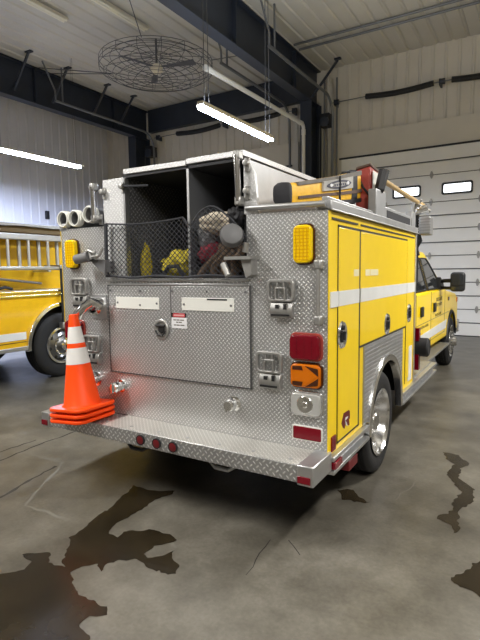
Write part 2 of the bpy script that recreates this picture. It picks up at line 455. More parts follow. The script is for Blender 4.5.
# pipes
m = MB(); pt_ = at(303.5, 128, 1, 9.56); pt_.y = 9.56; p0_ = at(206, 68, 0, pt_.x); pz_ = pt_.z+.09
pl_ = Vector((pt_.x, pt_.y-.12, pz_))
m.tube([p0_, pl_] + [(pt_.x, pt_.y-.12+.12*math.sin(a_*PI/8), pz_-.12+.12*math.cos(a_*PI/8)) for a_ in range(1, 5)] + [(pt_.x, pt_.y, .02)], .048, 12)
dd_ = (pl_-p0_).normalized(); m.cyl(pl_-dd_*.14, pl_+dd_*.01, .058, 12); m.cyl((pt_.x, pt_.y, pz_-.13), (pt_.x, pt_.y, pz_-.26), .058, 12); m.cyl(p0_-dd_*.03, p0_+dd_*.14, .060, 12)
tag(obj('drain_pipe', m, 'white_pipe'), 'white pipe running along the middle beam and down its pillar', 'pipe')
for yy, lab in ((8.50, 'grey ceiling conduit, the nearer of the two across the door bay'), (8.80, 'grey ceiling conduit, the one nearer the far wall')):
    m = MB(); m.cyl((-3.0, yy, ZC-.04), (7, yy, ZC-.04), .028, 8)
    tag(obj('ceiling_conduit', m, 'track_steel'), lab, 'conduit', 'conduits under the ceiling')
for xx, lab in ((-2.90, 'thin vertical conduit hugging the right side of the pillar'), (-2.55, 'thin vertical conduit beside the door jamb')):
    m = MB(); m.cyl((xx, 10.22, .0), (xx, 10.22, 6.7), .025, 8)
    tag(obj('wall_conduit', m, 'track_steel'), lab, 'conduit')

# strip lights -------------------------------------------------------
def strip_light(x, y0, y1, z, on, label, chain=True, wing=.075, col=(1, .97, .92), up=.45):
    t = thing('strip_light', label, 'strip light', (x, (y0+y1)/2, z), 'fluorescent strip lights')
    m = MB(); m.prism([(x-.05, z+.09), (x+.05, z+.09), (x+wing, z+.035), (x+wing, z+.025), (x+.05, z+.05), (x-.05, z+.05), (x-wing, z+.025), (x-wing, z+.035)], 1, y0, y1); obj('housing', m, 'lamp_housing', t)
    for sx in (-.04, .04):
        m = MB(); m.cyl((x+sx, y0+.03, z+.012), (x+sx, y1-.03, z+.012), .025, 12); obj('tube', m, ('tube_cool' if col[2] > .98 else 'tube_on') if on else 'tube_off', t)
    if chain:
        for yy in (y0+.15, y1-.15):
            for dx in (-.03, .05):
                m = MB(); m.cyl((x+dx, yy, z+.09), (x+dx*.6, yy, ZC-.003), chain, 6); obj('chain', m, 'fan_wire' if chain > .005 else 'black', t)
    if on:
        for e_, dz, rx in ((on, -.035, 0), (on*up, .10, PI)):  # the upward one, above the housing, is added to brighten the ceiling
            if e_ <= 0: continue
            ld = bpy.data.lights.new('tube_glow', 'AREA'); ld.shape = 'RECTANGLE'; ld.size = .22; ld.size_y = y1-y0-.1; ld.energy = e_; ld.color = col
            lo = bpy.data.objects.new('tube_glow', ld); COL.objects.link(lo); lo.location = (x, (y0+y1)/2, z+dz); lo.rotation_euler = (rx, 0, 0)
EN = 190
COOL = (.60, .70, 1.0); WARM = (1, .975, .93)
la_, lb_ = at(200, 106, 0, -1.95), at(271, 142.5, 0, -1.95)
strip_light(-1.95, la_.y, lb_.y, (la_.z+lb_.z)/2, EN, 'lit white strip light hanging on chains over the hose bed', .006, .06, (.80, .88, 1.0), .25)
strip_light(-8.08, 3.95, 6.34, 4.36, EN*4.6, 'lit white strip light hanging over the older fire engine', .003, .20, COOL, 0)
strip_light(-6.5, 2.3, 4.75, 6.90, 0, 'unlit strip light on the ceiling, left of the caged fan', False)
strip_light(-5.35, 3.5, 5.95, 6.90, 0, 'unlit strip light on the ceiling above the caged fan', False)
for (xx, yy, lab, e_) in ((-1.95, -3.5, 'lit strip light behind the small pumper', 1.0), (-7.0, -4.4, 'lit strip light in the left bay behind the engine', .12), (3.6, 2.4, 'lit strip light on the right of the small pumper', 1.75), (3.4, -3.9, 'lit strip light hanging in the right bay', 1.1)):
    strip_light(xx, yy, yy+2.4, 4.1, EN*e_, lab, .008, .06, WARM, .6)

# caged ceiling fan ---------------------------------------------------
fx, fy, fz = -5.60, 6.55, 6.36
t = thing('ceiling_fan', 'industrial ceiling fan in a round wire cage between the beams', 'ceiling fan', (fx, fy, fz))
m = MB(); m.cyl((fx, fy, fz), (fx, fy, ZC), .025, 8); obj('down_rod', m, 'fan_wire', t)
m = MB(); m.lathe([(0, -.10), (.08, -.10), (.14, -.05), (.14, .06), (.06, .11), (0, .11)], (fx, fy, fz), (0, 0, 1), 18); obj('motor', m, 'lamp_housing', t)
for k in range(3):
    a_ = .25 + k*2*PI/3; d = Vector((math.cos(a_), math.sin(a_), 0)); n_ = Vector((-d.y, d.x, 0)); m = MB(); o_ = Vector((fx, fy, fz+.03))
    lo = [o_+d*.12-n_*.04, o_+d*.95-n_*.09+Vector((0, 0, .02)), o_+d*.95+n_*.09-Vector((0, 0, .03)), o_+d*.12+n_*.04]
    m.hexa(lo, [p+Vector((0, 0, .012)) for p in lo]); obj('blade', m, 'fan_blade', t)
m = MB(); Rr = 1.30
def ringz(r, z, wr=.007): m.tube([(fx+r*math.cos(2*PI*i/40), fy+r*math.sin(2*PI*i/40), fz+z) for i in range(41)], wr, 5, cap=False)
for r, z in ((.12, -.22), (.3, -.215), (.48, -.205), (.66, -.195), (.84, -.18), (1.0, -.16), (1.14, -.12), (Rr, -.04), (Rr, .06), (Rr, .15), (1.05, .2), (.85, .22), (.6, .24), (.35, .25), (.15, .26)): ringz(r, z)
for k in range(16):
    a_ = k*2*PI/16; ca, sa = math.cos(a_), math.sin(a_)
    m.tube([(fx+r*ca, fy+r*sa, fz+z) for r, z in ((.1, -.22), (.66, -.195), (1.0, -.16), (1.14, -.12), (Rr, -.04), (Rr, .15), (1.05, .2), (.6, .24), (.1, .26))], .007, 5)
obj('cage', m, 'fan_wire', t)
for q in ((-9.2, 6.1, ZC-.02), (-9.2, 6.2, 6.9), (-3.3, 7.6, 6.6), (-4.4, 4.2, ZC-.02)):
    d = (Vector(q)-Vector((fx, fy, fz))); d.z = 0; d.normalize()
    m = MB(); m.cyl((fx+d.x*Rr, fy+d.y*Rr, fz+.12), q, .010, 6); obj('guy_wire', m, 'fan_wire', t)

# ------------------------------------------------------------------ puddles
def puddle(pts, sc, label, z=.0018):
    P = [at(x*sc[2]+sc[0], y*sc[2]+sc[1], 2, 0) for x, y in pts]; Q = []
    from mathutils import noise as pn
    for a_, b_ in zip(P, P[1:]+P[:1]):
        n = max(1, int((b_-a_).length/.014))
        for i in range(n):
            q = a_.lerp(b_, i/n); o_ = Vector((pn.noise(q*7), pn.noise(q*7+Vector((9, 4, 0))), 0))*.035 + Vector((pn.noise(q*24), pn.noise(q*24+Vector((5, 8, 0))), 0))*.018
            Q.append(q+o_)
    m = MB(); m.face([(p.x, p.y, z) for p in Q]); bmesh.ops.triangulate(m.bm, faces=m.bm.faces)
    bmesh.ops.recalc_face_normals(m.bm, faces=m.bm.faces)
    o = obj('puddle', m, 'wet_concrete'); tag(o, label, 'puddle', 'wet patches on the floor')
    return o
puddle([(270, 90), (300, 102), (350, 103), (345, 112), (310, 120), (270, 145), (215, 180), (210, 191), (225, 195), (260, 180), (300, 178), (340, 192), (349, 204), (310, 212), (292, 226), (300, 234), (328, 230), (345, 222), (350, 245), (356, 265), (340, 270), (300, 258), (275, 245), (240, 240), (215, 250), (205, 263), (190, 250), (150, 258), (135, 270), (150, 290), (160, 310), (190, 325), (214, 335), (212, 350), (180, 355), (162, 370), (175, 400), (120, 470), (-60, 470), (-60, 280), (0, 270), (40, 262), (60, 240), (50, 228), (90, 226), (100, 245), (125, 255), (132, 225), (150, 190), (180, 165), (220, 135), (250, 112)], (0, 440, .5), 'large dark wet patch spreading across the floor from under the bumper')
puddle([(200, 105), (215, 99), (228, 100), (234, 110), (258, 125), (235, 124), (206, 119)], (240, 440, .5), 'small wet spot on the floor behind the rear wheel')
puddle([(408, 25), (440, 30), (456, 48), (440, 58), (438, 78), (460, 90), (472, 115), (445, 138), (435, 160), (440, 180), (425, 188), (415, 172), (398, 156), (405, 150), (422, 148), (425, 125), (440, 116), (440, 105), (430, 85), (412, 68), (425, 50), (412, 38)], (240, 440, .5), 'narrow wet trail on the floor to the right of the rear wheel')
puddle([(420, 275), (440, 268), (455, 260), (465, 248), (490, 240), (530, 250), (530, 330), (490, 318), (465, 305), (440, 296), (430, 284)], (240, 440, .5), 'wet patch at the right edge of the floor')

# ------------------------------------------------------------------ the small pumper
T = thing('fire_truck', 'small yellow fire pumper with a diamond plate rear, parked with its tail towards us', 'fire truck', (0, 1.2, 0))
W = 1.15; ZB, ZT, L = .515, 2.0, 2.37
def box(name, x0, x1, y0, y1, z0, z1, m, parent=T, bevel=0, **k):
    b = MB(); b.box(x0, x1, y0, y1, z0, z1); return obj(name, b, m, parent, bevel, **k)
def rrect(x0, x1, z0, z1, r, n=4):
    o_ = []
    for (ex, ez, s0) in ((x1-r, z1-r, 0), (x0+r, z1-r, 1), (x0+r, z0+r, 2), (x1-r, z0+r, 3)):
        for q in range(n+1): an = (s0+q/n)*PI/2; o_.append((ex+r*math.cos(an), ez+r*math.sin(an)))
    return o_
# rear panel around the hose bed opening
OX0, OX1, OZ = -.645, .605, 1.60
m = MB(); m.box(-W+.001, OX0, 0, .03, .547, ZT-.002); m.box(OX1, W-.001, 0, .03, .547, ZT-.002); m.box(OX0, OX1, 0, .03, .547, OZ)
rear = obj('rear_panel', m, 'tread_plate', T)
m = MB()
m.box(-.655, -.42, 0, .025, 1.60, 2.34)
obj('left_wing', m, 'tread_plate_smooth', T, bevel=.004)
box('wing_edge', -.435, -.418, -.012, .03, 1.62, 2.33, 'aluminium')
m = MB(); m.prism([(.585, 2.0), (.69, 2.0), (.665, 2.25), (.61, 2.345), (.585, 2.352)], 1, 0, .025); obj('right_wing', m, 'tread_plate_smooth', T, bevel=.004)
# tops of both side bodies
box('deck', .60, W-.01, .03, L, 1.93, 1.985, 'tread_plate_worn')
box('deck', -W+.01, -.655, .03, L, 1.93, 1.985, 'tread_plate_worn')
# hose bed: floor, walls, divider, roof lids
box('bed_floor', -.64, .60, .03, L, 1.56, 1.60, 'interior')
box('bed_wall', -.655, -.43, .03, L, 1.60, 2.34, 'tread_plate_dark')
box('bed_ceiling', -.445, .590, .0, L-.03, 2.334, 2.352, 'interior')  # added dark sheet, puts shade on the underside of the lids
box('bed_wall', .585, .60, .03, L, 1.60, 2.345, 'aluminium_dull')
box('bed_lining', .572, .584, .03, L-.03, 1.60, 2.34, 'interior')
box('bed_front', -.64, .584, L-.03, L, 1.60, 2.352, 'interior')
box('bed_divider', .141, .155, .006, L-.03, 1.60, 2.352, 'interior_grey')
box('divider_edge', .139, .157, .0, .006, 1.60, 2.352, 'aluminium_dull')
m = MB(); m.prism([(-.43, 2.358), (.14, 2.353), (.14, 2.388), (-.43, 2.394)], 1, -.012, L); obj('bed_lid', m, 'tread_plate_smooth', T, bevel=.003)
m = MB(); m.prism([(.145, 2.362), (.592, 2.362), (.592, 2.398), (.145, 2.398)], 1, -.012, L); obj('bed_lid', m, 'tread_plate_smooth', T, bevel=.003)
# edge trims and lip
box('bed_lip', OX0-.01, OX1+.02, -.022, 0, 1.578, 1.592, 'aluminium', bevel=.003)
box('bed_lip', OX0-.01, OX1+.02, -.018, 0, 1.549, 1.563, 'aluminium', bevel=.003)
# drop panel of the rear with seam, latch and its strips
b = MB(); b.box(-.625, .625, -.012, 0, .885, 1.545)
pan = obj('tailboard_panel', b, 'tread_plate', T, bevel=.003)
m = MB()
for a_, c_, e_, f_ in ((-.632, -.625, .878, 1.55), (.625, .632, .878, 1.55), (-.632, .632, .876, .885), (-.018, -.012, 1.30, 1.545)): m.box(a_, c_, -.0135, .001, e_, f_)
obj('panel_gap', m, 'panel_gap', T)
for x0, x1, z0, z1 in ((-.545, -.12, 1.375, 1.462), (.085, .51, 1.378, 1.466)):
    s_ = MB(); s_.box(x0, x1, -.018, -.012, z0, z1); so = obj('mounting_strip', s_, 'white_strip', pan, bevel=.002)
for x0, x1, z0, z1 in ((.30, .46, 1.452, 1.462),): box('strip_slot', x0, x1, -.0195, -.017, z0, z1, 'black', pan)
m = MB()
for xx, zz in ((-.525, 1.42), (-.14, 1.42), (-.30, 1.405), (.105, 1.42), (.49, 1.42), (-.6, 1.51), (.6, 1.51), (0, 1.51), (-.3, 1.51), (.3, 1.51)): m.cyl((xx, -.022, zz), (xx, -.01, zz), .008, 8)
obj('bolt', m, 'grey_plastic', pan)
m = MB(); m.lathe([(0, .0), (.068, .0), (.075, .006), (.068, .012), (.055, .012), (.045, .004), (0, .002)], (0, 0, 0), (0, -1, 0), 28)
for v in m.bm.verts: v.co = Vector((v.co.x*.9-.104, v.co.y-.0125, v.co.z*1.0+1.235))
la = obj('latch', m, 'cast_metal', pan)
m = MB(); m.lathe([(0, .014), (.025, .014), (.03, .006)], (-.104, -.012, 1.235), (0, -1, 0), 14); m.tube([(-.15, -.028, 1.225), (-.125, -.032, 1.195), (-.085, -.032, 1.195), (-.058, -.028, 1.225)], .007, 8); m.cyl((-.15, -.026, 1.262), (-.065, -.03, 1.262), .008, 8)
obj('ring_pull', m, 'black', T)
# warning label
box('warning_label', -.012, .122, -.0145, -.012, 1.250, 1.358, 'logo_white', pan)
box('label_header', -.012, .122, -.0155, -.0135, 1.326, 1.358, 'black', pan)
m = MB(); m.prism(rrect(.002, .110, 1.328, 1.356, .013), 1, -.0165, -.0150); obj('label_field', m, 'sign_red', pan)
m = MB(); m.box(.012, .100, -.0172, -.0160, 1.337, 1.346)
obj('label_band', m, 'sign_pink', pan)
m = MB()
for zz, seg in ((1.308, (.006, .03, .034, .06, .064, .10)), (1.292, (.03, .05, .054, .08)), (1.272, (.010, .028, .032, .062, .066, .102))):
    for i in range(0, len(seg), 2): m.box(seg[i], seg[i+1], -.0152, -.0140, zz-.004, zz+.004)
obj('label_print', m, 'bag_grey', pan)
# bumper / tailboard
m = MB(); m.box(-W, W, -.26, .0, .440, .545); obj('rear_bumper', m, 'tread_plate_bold', T, bevel=.006)
m = MB(); m.box(-.475, 1.07, -.258, -.002, .544, .5475); obj('bumper_deck', m, 'tread_plate_worn', T, bevel=.001)
m = MB(); m.box(1.07, W+.022, -.27, .02, .432, .550); obj('bumper_end', m, 'aluminium', T, bevel=.006)
m = MB(); m.box(-W-.008, -1.07, -.27, .02, .432, .550); obj('bumper_end', m, 'aluminium', T, bevel=.006)
for xx in (-.11, .035, .175):
    z = .492
    m = MB(); m.lathe([(.030, 0), (.030, .010), (.020, .014), (0, .014)], (xx, -.26, z), (0, -1, 0), 16); lo_ = obj('marker_lamp', m, 'maroon', T)
    m = MB(); m.lathe([(.030, 0), (.036, 0), (.036, .012), (.030, .012)], (xx, -.26, z), (0, -1, 0), 16, True); obj('grommet', m, 'rubber', lo_)
for sx in (-1, 1):
    a_, b_ = (1.075, 1.155) if sx > 0 else (-1.155, -1.085)
    box('bumper_reflector', a_, b_, -.276, -.268, .446, .488, 'red_lens', bevel=.003)
m = MB()
for i in range(9): m.cyl((-1.0+i*.25, -.20, .545), (-1.0+i*.25, -.20, .551), .012, 8)
obj('deck_bolt', m, 'aluminium_dull', T)
# side bodies
def arch_pts(cy, cz, r, a0, a1, n=20): return [(cy+r*math.cos(a0+(a1-a0)*i/n), cz+r*math.sin(a0+(a1-a0)*i/n)) for i in range(n+1)]
AC, AZ, AR = 1.30, .43, .475
a_s = math.asin((ZB-AZ)/AR)
for sx in (1, -1):
    x0, x1 = (W-.016, W) if sx > 0 else (-W, -W+.016)
    poly = [(0.031, ZB), (0.031, 1.985), (L, 1.985), (L, ZB)] + arch_pts(AC, AZ, AR, a_s, PI-a_s)
    m = MB(); m.prism(poly, 0, x0, x1); obj('side_panel', m, 'yellow_paint', T)
    xo = sx*W
    def sidebox(name, y0, y1, z0, z1, mt, th=.006, parent=T, bevel=0):
        a_, b_ = sorted((xo-sx*.001, xo+sx*th)); return box(name, a_, b_, y0, y1, z0, z1, mt, parent, bevel)
    d1 = sidebox('compartment_door', .165, .565, .565, 1.90, 'yellow_paint', .007, bevel=.004)
    d2 = sidebox('compartment_door', .60, 1.985, 1.115, 1.90, 'yellow_paint', .007, bevel=.004)
    d3 = sidebox('compartment_door', 2.0, 2.30, .60, 1.90, 'yellow_paint', .007, bevel=.004)
    m = MB(); th = .0045
    aa, bb = sorted((xo, xo+sx*th))
    for y0, y1, z0, z1 in ((.152, .165, .55, 1.915), (.565, .60, .55, 1.915), (.152, .60, .552, .565), (.152, 2.0, 1.900, 1.915), (.60, 1.985, 1.100, 1.115), (1.985, 2.0, .56, 1.915)): m.box(aa, bb, y0+.003, y1-.003, z0, z1)
    obj('door_gasket', m, 'gasket', T)
    # drip slot above the doors
    m = MB(); m.box(aa, bb+.002 if sx > 0 else bb, .04, .53, 1.938, 1.95); m.box(aa, bb, .60, 2.3, 1.938, 1.95); obj('drip_slot', m, 'gasket', T)
    # reflective stripe laid across the doors
    m = MB(); a_, b_ = sorted((xo, xo+sx*.0085)); m.box(a_, b_, .02, .152, 1.42, 1.514); m.box(a_, b_, .165, .565, 1.42, 1.514); m.box(a_, b_, .60, 1.985, 1.42, 1.514); m.box(a_, b_, 2.0, 2.35, 1.42, 1.514); obj('reflective_stripe', m, 'white_tape', T)
    m = MB(); m.box(a_, b_, 2.12, 2.26, .56, .90); obj('reflective_patch', m, 'white_tape', T)
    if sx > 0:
        for y0, y1 in ((.445, .545), (.70, .80), (.815, 1.02)): sidebox('door_label', y0, y1, 1.600, 1.645, 'label_cream', .009)  # pale cream strips set on the doors
    for yy, zz, dd in ((.225, 1.237, d1), (1.30, 1.20, d2), (2.09, 1.227, d3)):
        m = MB(); m.lathe([(0, .002), (.040, .002), (.052, .010), (.06, .012), (.066, .0)], (0, 0, 0), (sx, 0, 0), 24)
        for v in m.bm.verts: v.co = Vector((v.co.x+xo+sx*.006, v.co.y*1.15+yy, v.co.z*1.35+zz))
        ho = obj('door_handle', m, 'chrome', dd)
        m = MB(); x_ = xo+sx*.016; m.tube([(x_, yy-.03, zz+.02), (x_, yy-.025, zz-.04), (x_, yy+.025, zz-.04), (x_, yy+.03, zz+.02)], .008, 8); m.lathe([(0, .02), (.014, .02), (.016, .0)], (xo+sx*.004, yy, zz+.045), (sx, 0, 0), 12); obj('handle_ring', m, 'black', T)
    # fender skin: horizontally ribbed aluminium around the wheel
    prof = [(.69, ZB+.005), (.69, 1.10), (1.86, 1.10), (1.86, ZB+.005)] + arch_pts(AC, AZ, AR, math.asin((ZB+.005-AZ)/AR), PI-math.asin((ZB+.005-AZ)/AR))
    m = MB(); a_, b_ = sorted((xo, xo+sx*.008)); m.prism(prof, 0, a_, b_)
    z = .54
    fe = obj('fender_panel', m, 'aluminium_dull', T)
    m = MB(); a_, b_ = sorted((xo+sx*.007, xo+sx*.011)); z = .55
    while z < 1.09:
        if z-AZ < AR:
            hw = math.sqrt(max(0, AR**2-(z+.016-AZ)**2)) if z+.016-AZ < AR else 0; hw = max(hw, math.sqrt(max(0, AR**2-(z-AZ)**2))); segs = [(.70, AC-hw-.01), (AC+hw+.01, 1.85)]
        else: segs = [(.70, 1.85)]
        for y0, y1 in segs:
            if y1-y0 > .02: m.box(a_, b_, y0, y1, z, z+.016)
        z += .030
    obj('fender_rib', m, 'aluminium', fe)
    m = MB(); a_, b_ = sorted((xo-sx*.032, xo+sx*.03)); a0 = -.06
    m.frame(arch_pts(AC, AZ, AR+.045, a0, PI-a0, 28), arch_pts(AC, AZ, AR-.008, a0, PI-a0, 28), 0, a_, b_, False)
    obj('fender_ring', m, 'chrome', T, bevel=.004)
    # corner trim, rub rails
    a_, b_ = sorted((xo-sx*.03, xo+sx*.034))
    for y0, y1 in ((.022, .76), (1.83, 3.55)):
        m = MB(); m.box(a_, b_, y0, y1, .400, .425); m.box(a_, b_, y0, y1, .485, .512); m.box(a_, b_-.042, y0, y1, .425, .485) if sx > 0 else m.box(a_+.042, b_, y0, y1, .425, .485)
        obj('rub_rail', m, 'aluminium', T, bevel=.003)
    a_, b_ = sorted((xo+sx*.005, xo+sx*.040))
    box('side_marker', a_, b_, .03, .16, .432, .478, 'red_lens', T, .004)
    sidebox('side_reflector', .055, .125, .53, .625, 'red_lens', .010, bevel=.003)
    sidebox('corner_trim', -.002, .04, ZB, 1.985, 'yellow_paint', .004, bevel=.001)
    sidebox('corner_trim', 2.335, 2.372, ZB, 1.985, 'aluminium', .012, bevel=.003)
    # mud flap and red lamp behind the wheel
    a_, b_ = sorted((sx*.72, sx*1.02)); box('mud_flap', a_, b_, .62, .635, .20, .5, 'rubber')
    a_, b_ = sorted((sx*1.09, sx*1.16)); box('side_lamp', a_, b_, .38, .56, .29, .36, 'maroon', T, .006)
# maker's emblem on the right rear door
def em(pts): return [(at(330+x/16, 400+y/16, 0, W).y, at(330+x/16, 400+y/16, 0, W).z) for x, y in pts]
m = MB(); m.prism(em([(165, 375), (200, 210), (285, 155), (300, 180), (300, 290), (285, 305), (295, 395), (262, 405), (235, 330), (228, 390), (215, 455), (190, 440)]), 0, W+.006, W+.0085)
obj('emblem', m, 'maroon', T)
m = MB(); m.prism(em([(218, 330), (228, 275), (268, 255), (262, 285), (240, 310)]), 0, W+.008, W+.0095); m.prism(em([(224, 335), (240, 345), (262, 405), (246, 408), (232, 385)]), 0, W+.008, W+.0095)
obj('emblem_cutout', m, 'white_tape', T)

# lights on the rear
def lens(name, x0, x1, z0, z1, d, mt, r=.03, rim='chrome', ribs=None):
    m = MB(); m.prism(rrect(x0-.010, x1+.010, z0-.010, z1+.010, r+.008), 1, -.012, 0); ro = obj(name+'_bezel', m, rim, T, bevel=.003)
    m = MB(); m.prism(rrect(x0, x1, z0, z1, r), 1, -d, -.010); o = obj(name, m, mt, T, bevel=.010, seg=3)
    if ribs:
        m = MB(); nx, nz = ribs
        for i in range(1, nx): xx = x0+(x1-x0)*i/nx; m.box(xx-.003, xx+.003, -d-.003, -d+.002, z0+.02, z1-.02)
        for i in range(1, nz): zz = z0+(z1-z0)*i/nz; m.box(x0+.012, x1-.012, -d-.003, -d+.002, zz-.0025, zz+.0025)
        obj('lens_rib', m, 'yellow_rib' if mt == 'yellow_lens' else mt, o)
    return o
for sx in (1, -1):
    def X(a_, b_): return (a_, b_) if sx > 0 else (-b_, -a_)
    lens('warning_light', *X(.945, 1.062), 1.685, 1.908, .05, 'yellow_lens', .035, 'amber_dark', (5, 11))
    lens('tail_light', *X(.918, 1.112), 1.108, 1.258, .045, 'red_lens', .03, 'red_plastic', (4, 1))
    ar = lens('turn_signal', *X(.922, 1.116), .938, 1.080, .04, 'amber_lens', .03, 'amber_dark')
    x0, x1 = X(.922, 1.116); cx_, cz_ = (x0+x1)/2, 1.009; s2 = sx
    m = MB(); m.prism([(cx_-s2*.075, cz_+.032), (cx_-s2*.005, cz_+.032), (cx_-s2*.005, cz_+.060), (cx_+s2*.075, cz_), (cx_-s2*.005, cz_-.060), (cx_-s2*.005, cz_-.032), (cx_-s2*.075, cz_-.032)], 1, -.043, -.038); obj('arrow', m, 'amber_lens', ar)
    m = MB(); m.prism([(cx_-s2*.082, cz_+.058), (cx_-s2*.02, cz_+.062), (cx_-s2*.012, cz_+.036), (cx_-s2*.08, cz_+.036)], 1, -.0425, -.038); m.prism([(cx_-s2*.082, cz_-.058), (cx_-s2*.02, cz_-.062), (cx_-s2*.012, cz_-.036), (cx_-s2*.08, cz_-.036)], 1, -.0425, -.038)
    m.prism([(cx_+s2*.002, cz_+.064), (cx_+s2*.085, cz_+.05), (cx_+s2*.088, cz_+.005)], 1, -.0425, -.038); m.prism([(cx_+s2*.002, cz_-.064), (cx_+s2*.085, cz_-.05), (cx_+s2*.088, cz_-.005)], 1, -.0425, -.038)
    obj('arrow_surround', m, 'amber_dark', ar)
    bl = lens('reversing_light', *X(.925, 1.118), .765, .902, .04, 'clear_lens', .03)
    m = MB(); m.lathe([(.055, .0), (.05, .004), (.02, .001), (.015, .006), (0, .006)], (cx_, -.039, .834), (0, -1, 0), 20); obj('bulb', m, 'lens_reflector', bl)
    x0, x1 = X(.928, 1.114); m = MB(); m.prism(rrect(x0, x1, .606, .686, .01), 1, -.014, 0); ro = obj('reflector', m, 'red_lens', T, bevel=.004)
    m = MB(); m.frame(rrect(x0-.006, x1+.006, .600, .692, .012), rrect(x0, x1, .606, .686, .01), 1, -.010, 0); obj('reflector_rim', m, 'white_strip', ro)
# folding steps
def step(x0, z0, w_=.185, h_=.235):
    m = MB(); x1, z1 = x0+w_, z0+h_; zm = z0+h_*.42
    m.frame(rrect(x0, x1, zm, z1, .03), rrect(x0+.018, x1-.018, zm+.015, z1-.018, .02), 1, -.045, -.015)
    cx_ = (x0+x1)/2
    m.frame(rrect(cx_-.036, cx_+.036, zm+.005, zm+.09, .01), rrect(cx_-.025, cx_+.025, zm+.016, zm+.078, .008), 1, -.048, -.018)
    for xx in (cx_-.022, cx_+.022): m.box(xx-.006, xx+.006, -.042, -.018, zm+.085, z1-.012)
    s_ = obj('folding_step', m, 'cast_metal', T, bevel=.004)
    m = MB(); m.prism([(-.0, zm), (-.03, zm), (-.045, zm-.03), (-.05, z0+.035), (-.035, z0), (0, z0)], 0, x0+.022, x1-.012); obj('step_base', m, 'cast_metal', s_, bevel=.006)
    m = MB(); m.box(cx_-.030, cx_-.006, -.052, -.03, zm-.040, zm-.018); m.box(cx_+.025, cx_+.045, -.052, -.03, zm-.045, zm-.01); m.box(x0+.035, x1-.03, -.053, -.03, z0+.012, z0+.024); obj('step_slot', m, 'black', s_)
step(.765, 1.355); step(.682, .905); step(-1.02, 1.37); step(-.905, .92)
# hand rails
def rail(pts, r, name='grab_rail', mt='aluminium', ends=True):
    m = MB(); m.tube(pts, r, 12); o = obj(name, m, mt, T)
    if ends:
        for p in (pts[0], pts[-1]):
            m = MB(); m.box(p[0]-.024, p[0]+.024, p[1]-.016, 0, p[2]-.03, p[2]+.03); obj('rail_stanchion', m, 'cast_metal', o, bevel=.012)
    return o
rail([(1.105, -.045, 1.675), (1.105, -.045, 1.35)], .013, mt='cast_metal')
rail([(.565, -.05, 2.36), (.575, -.05, 2.08)], .020, mt='chrome')
rail([(-.715, -.045, 2.055), (-.72, -.045, 2.29)], .019, mt='chrome')
rail([(.62, -.02, 2.035), (1.14, -.02, 2.022)], .017, ends=False)
for p in ((.60, 2.14), (.60, 2.31), (-.655, 2.25), (-.455, 2.27), (-.70, 2.06)):
    m = MB(); m.lathe([(0, .05), (.018, .045), (.022, .02), (.014, 0)], (p[0]+.02, 0, p[1]), (0, -1, 0), 10); m.box(p[0]+.005, p[0]+.035, -.012, 0, p[1]-.05, p[1]+.03); obj('latch_clip', m, 'cast_metal', T)
# plumbing on the rear
m = MB(); m.prism(rrect(-.815, -.655, 1.285, 1.475, .008), 1, -.010, 0); pl = obj('discharge_plate', m, 'aluminium', T, bevel=.002)
m = MB(); m.lathe([(.062, .01), (.066, .05), (.05, .055), (.05, .08)], (-.735, 0, 1.385), (0, -1, 0), 20)
m.tube([(-.735, -.05, 1.385), at(98, 303, 1, -.10), at(92, 302, 1, -.13), at(86, 306, 1, -.15), at(81, 311.5, 1, -.16), at(79, 315, 1, -.16)], .040, 16, [.045, .042, .042, .040, .040, .048])
obj('discharge_elbow', m, 'chrome', pl)
for (xx, zz, r, mt) in ((-.80, .80, .05, 'chrome'), (-.53, .772, .043, 'chrome'), (.503, .770, .042, 'chrome')):
    m = MB(); m.lathe([(r*1.15, 0), (r*1.15, .012), (r*.8, .018), (r*.8, .05), (r, .055), (r, .085), (r*.75, .1), (0, .1)], (xx, 0, zz), (0, -1, 0), 18); cp = obj('discharge_cap', m, mt, T)
    m = MB(); m.box(xx-.008, xx+.008, -.115, -.098, zz-r*.8, zz+r*.8); obj('cap_lug', m, mt, cp)
m = MB(); m.tube([(-.68, -.012, .76), (-.62, -.02, .745), (-.56, -.03, .755)], .008, 6); obj('cap_chain', m, 'cast_metal', T)
# swivelling lamps at both ends of the opening
def A_(px, py, y): return at(px, py, 1, y)
m = MB(); m.cyl(A_(76, 259.5, -.13), A_(89, 256.5, -.11), .036, 16, .040); wl = obj('work_light', m, 'grey_plastic', T)
m = MB(); q_ = [A_(x, y, -.07) for x, y in ((90, 259), (107, 260), (106, 275), (97, 266))]; m.prism([(p.x, p.z) for p in q_], 1, -.085, -.055); m.box(q_[1].x-.03, q_[1].x, -.07, 0, q_[2].z+.02, q_[1].z-.01); obj('lamp_bracket', m, 'grey_plastic', wl)
m = MB(); m.tube([A_(88, 250, -.12), A_(92, 252, -.12), A_(95, 253, -.11)], .014, 8); m.tube([A_(92, 257, -.12), A_(99, 256, -.12), A_(103, 248, -.12)], .010, 8); m.cyl(A_(90, 252, -.11), A_(92, 259, -.11), .016, 8); m.cyl(A_(94, 256, -.12), A_(98, 258, -.10), .020, 10); obj('lamp_knob', m, 'cast_metal', wl)
m = MB(); m.lathe([(.075, 0), (.078, .02), (.065, .055), (.03, .065), (0, .065)], (.53, -.06, 1.862), (.50, -.75, .25), 22); wl = obj('work_light', m, 'grey_plastic', T)
m = MB(); m.prism([(.60, 1.73), (.68, 1.73), (.68, 1.62), (.64, 1.60)], 1, -.08, 0); m.box(.50, .69, -.11, 0, 1.715, 1.735); m.cyl((.50, -.12, 1.69), (.545, -.13, 1.615), .022, 10); m.cyl((.62, -.05, 1.76), (.63, -.05, 1.82), .02, 8); obj('lamp_bracket', m, 'cast_metal', wl)

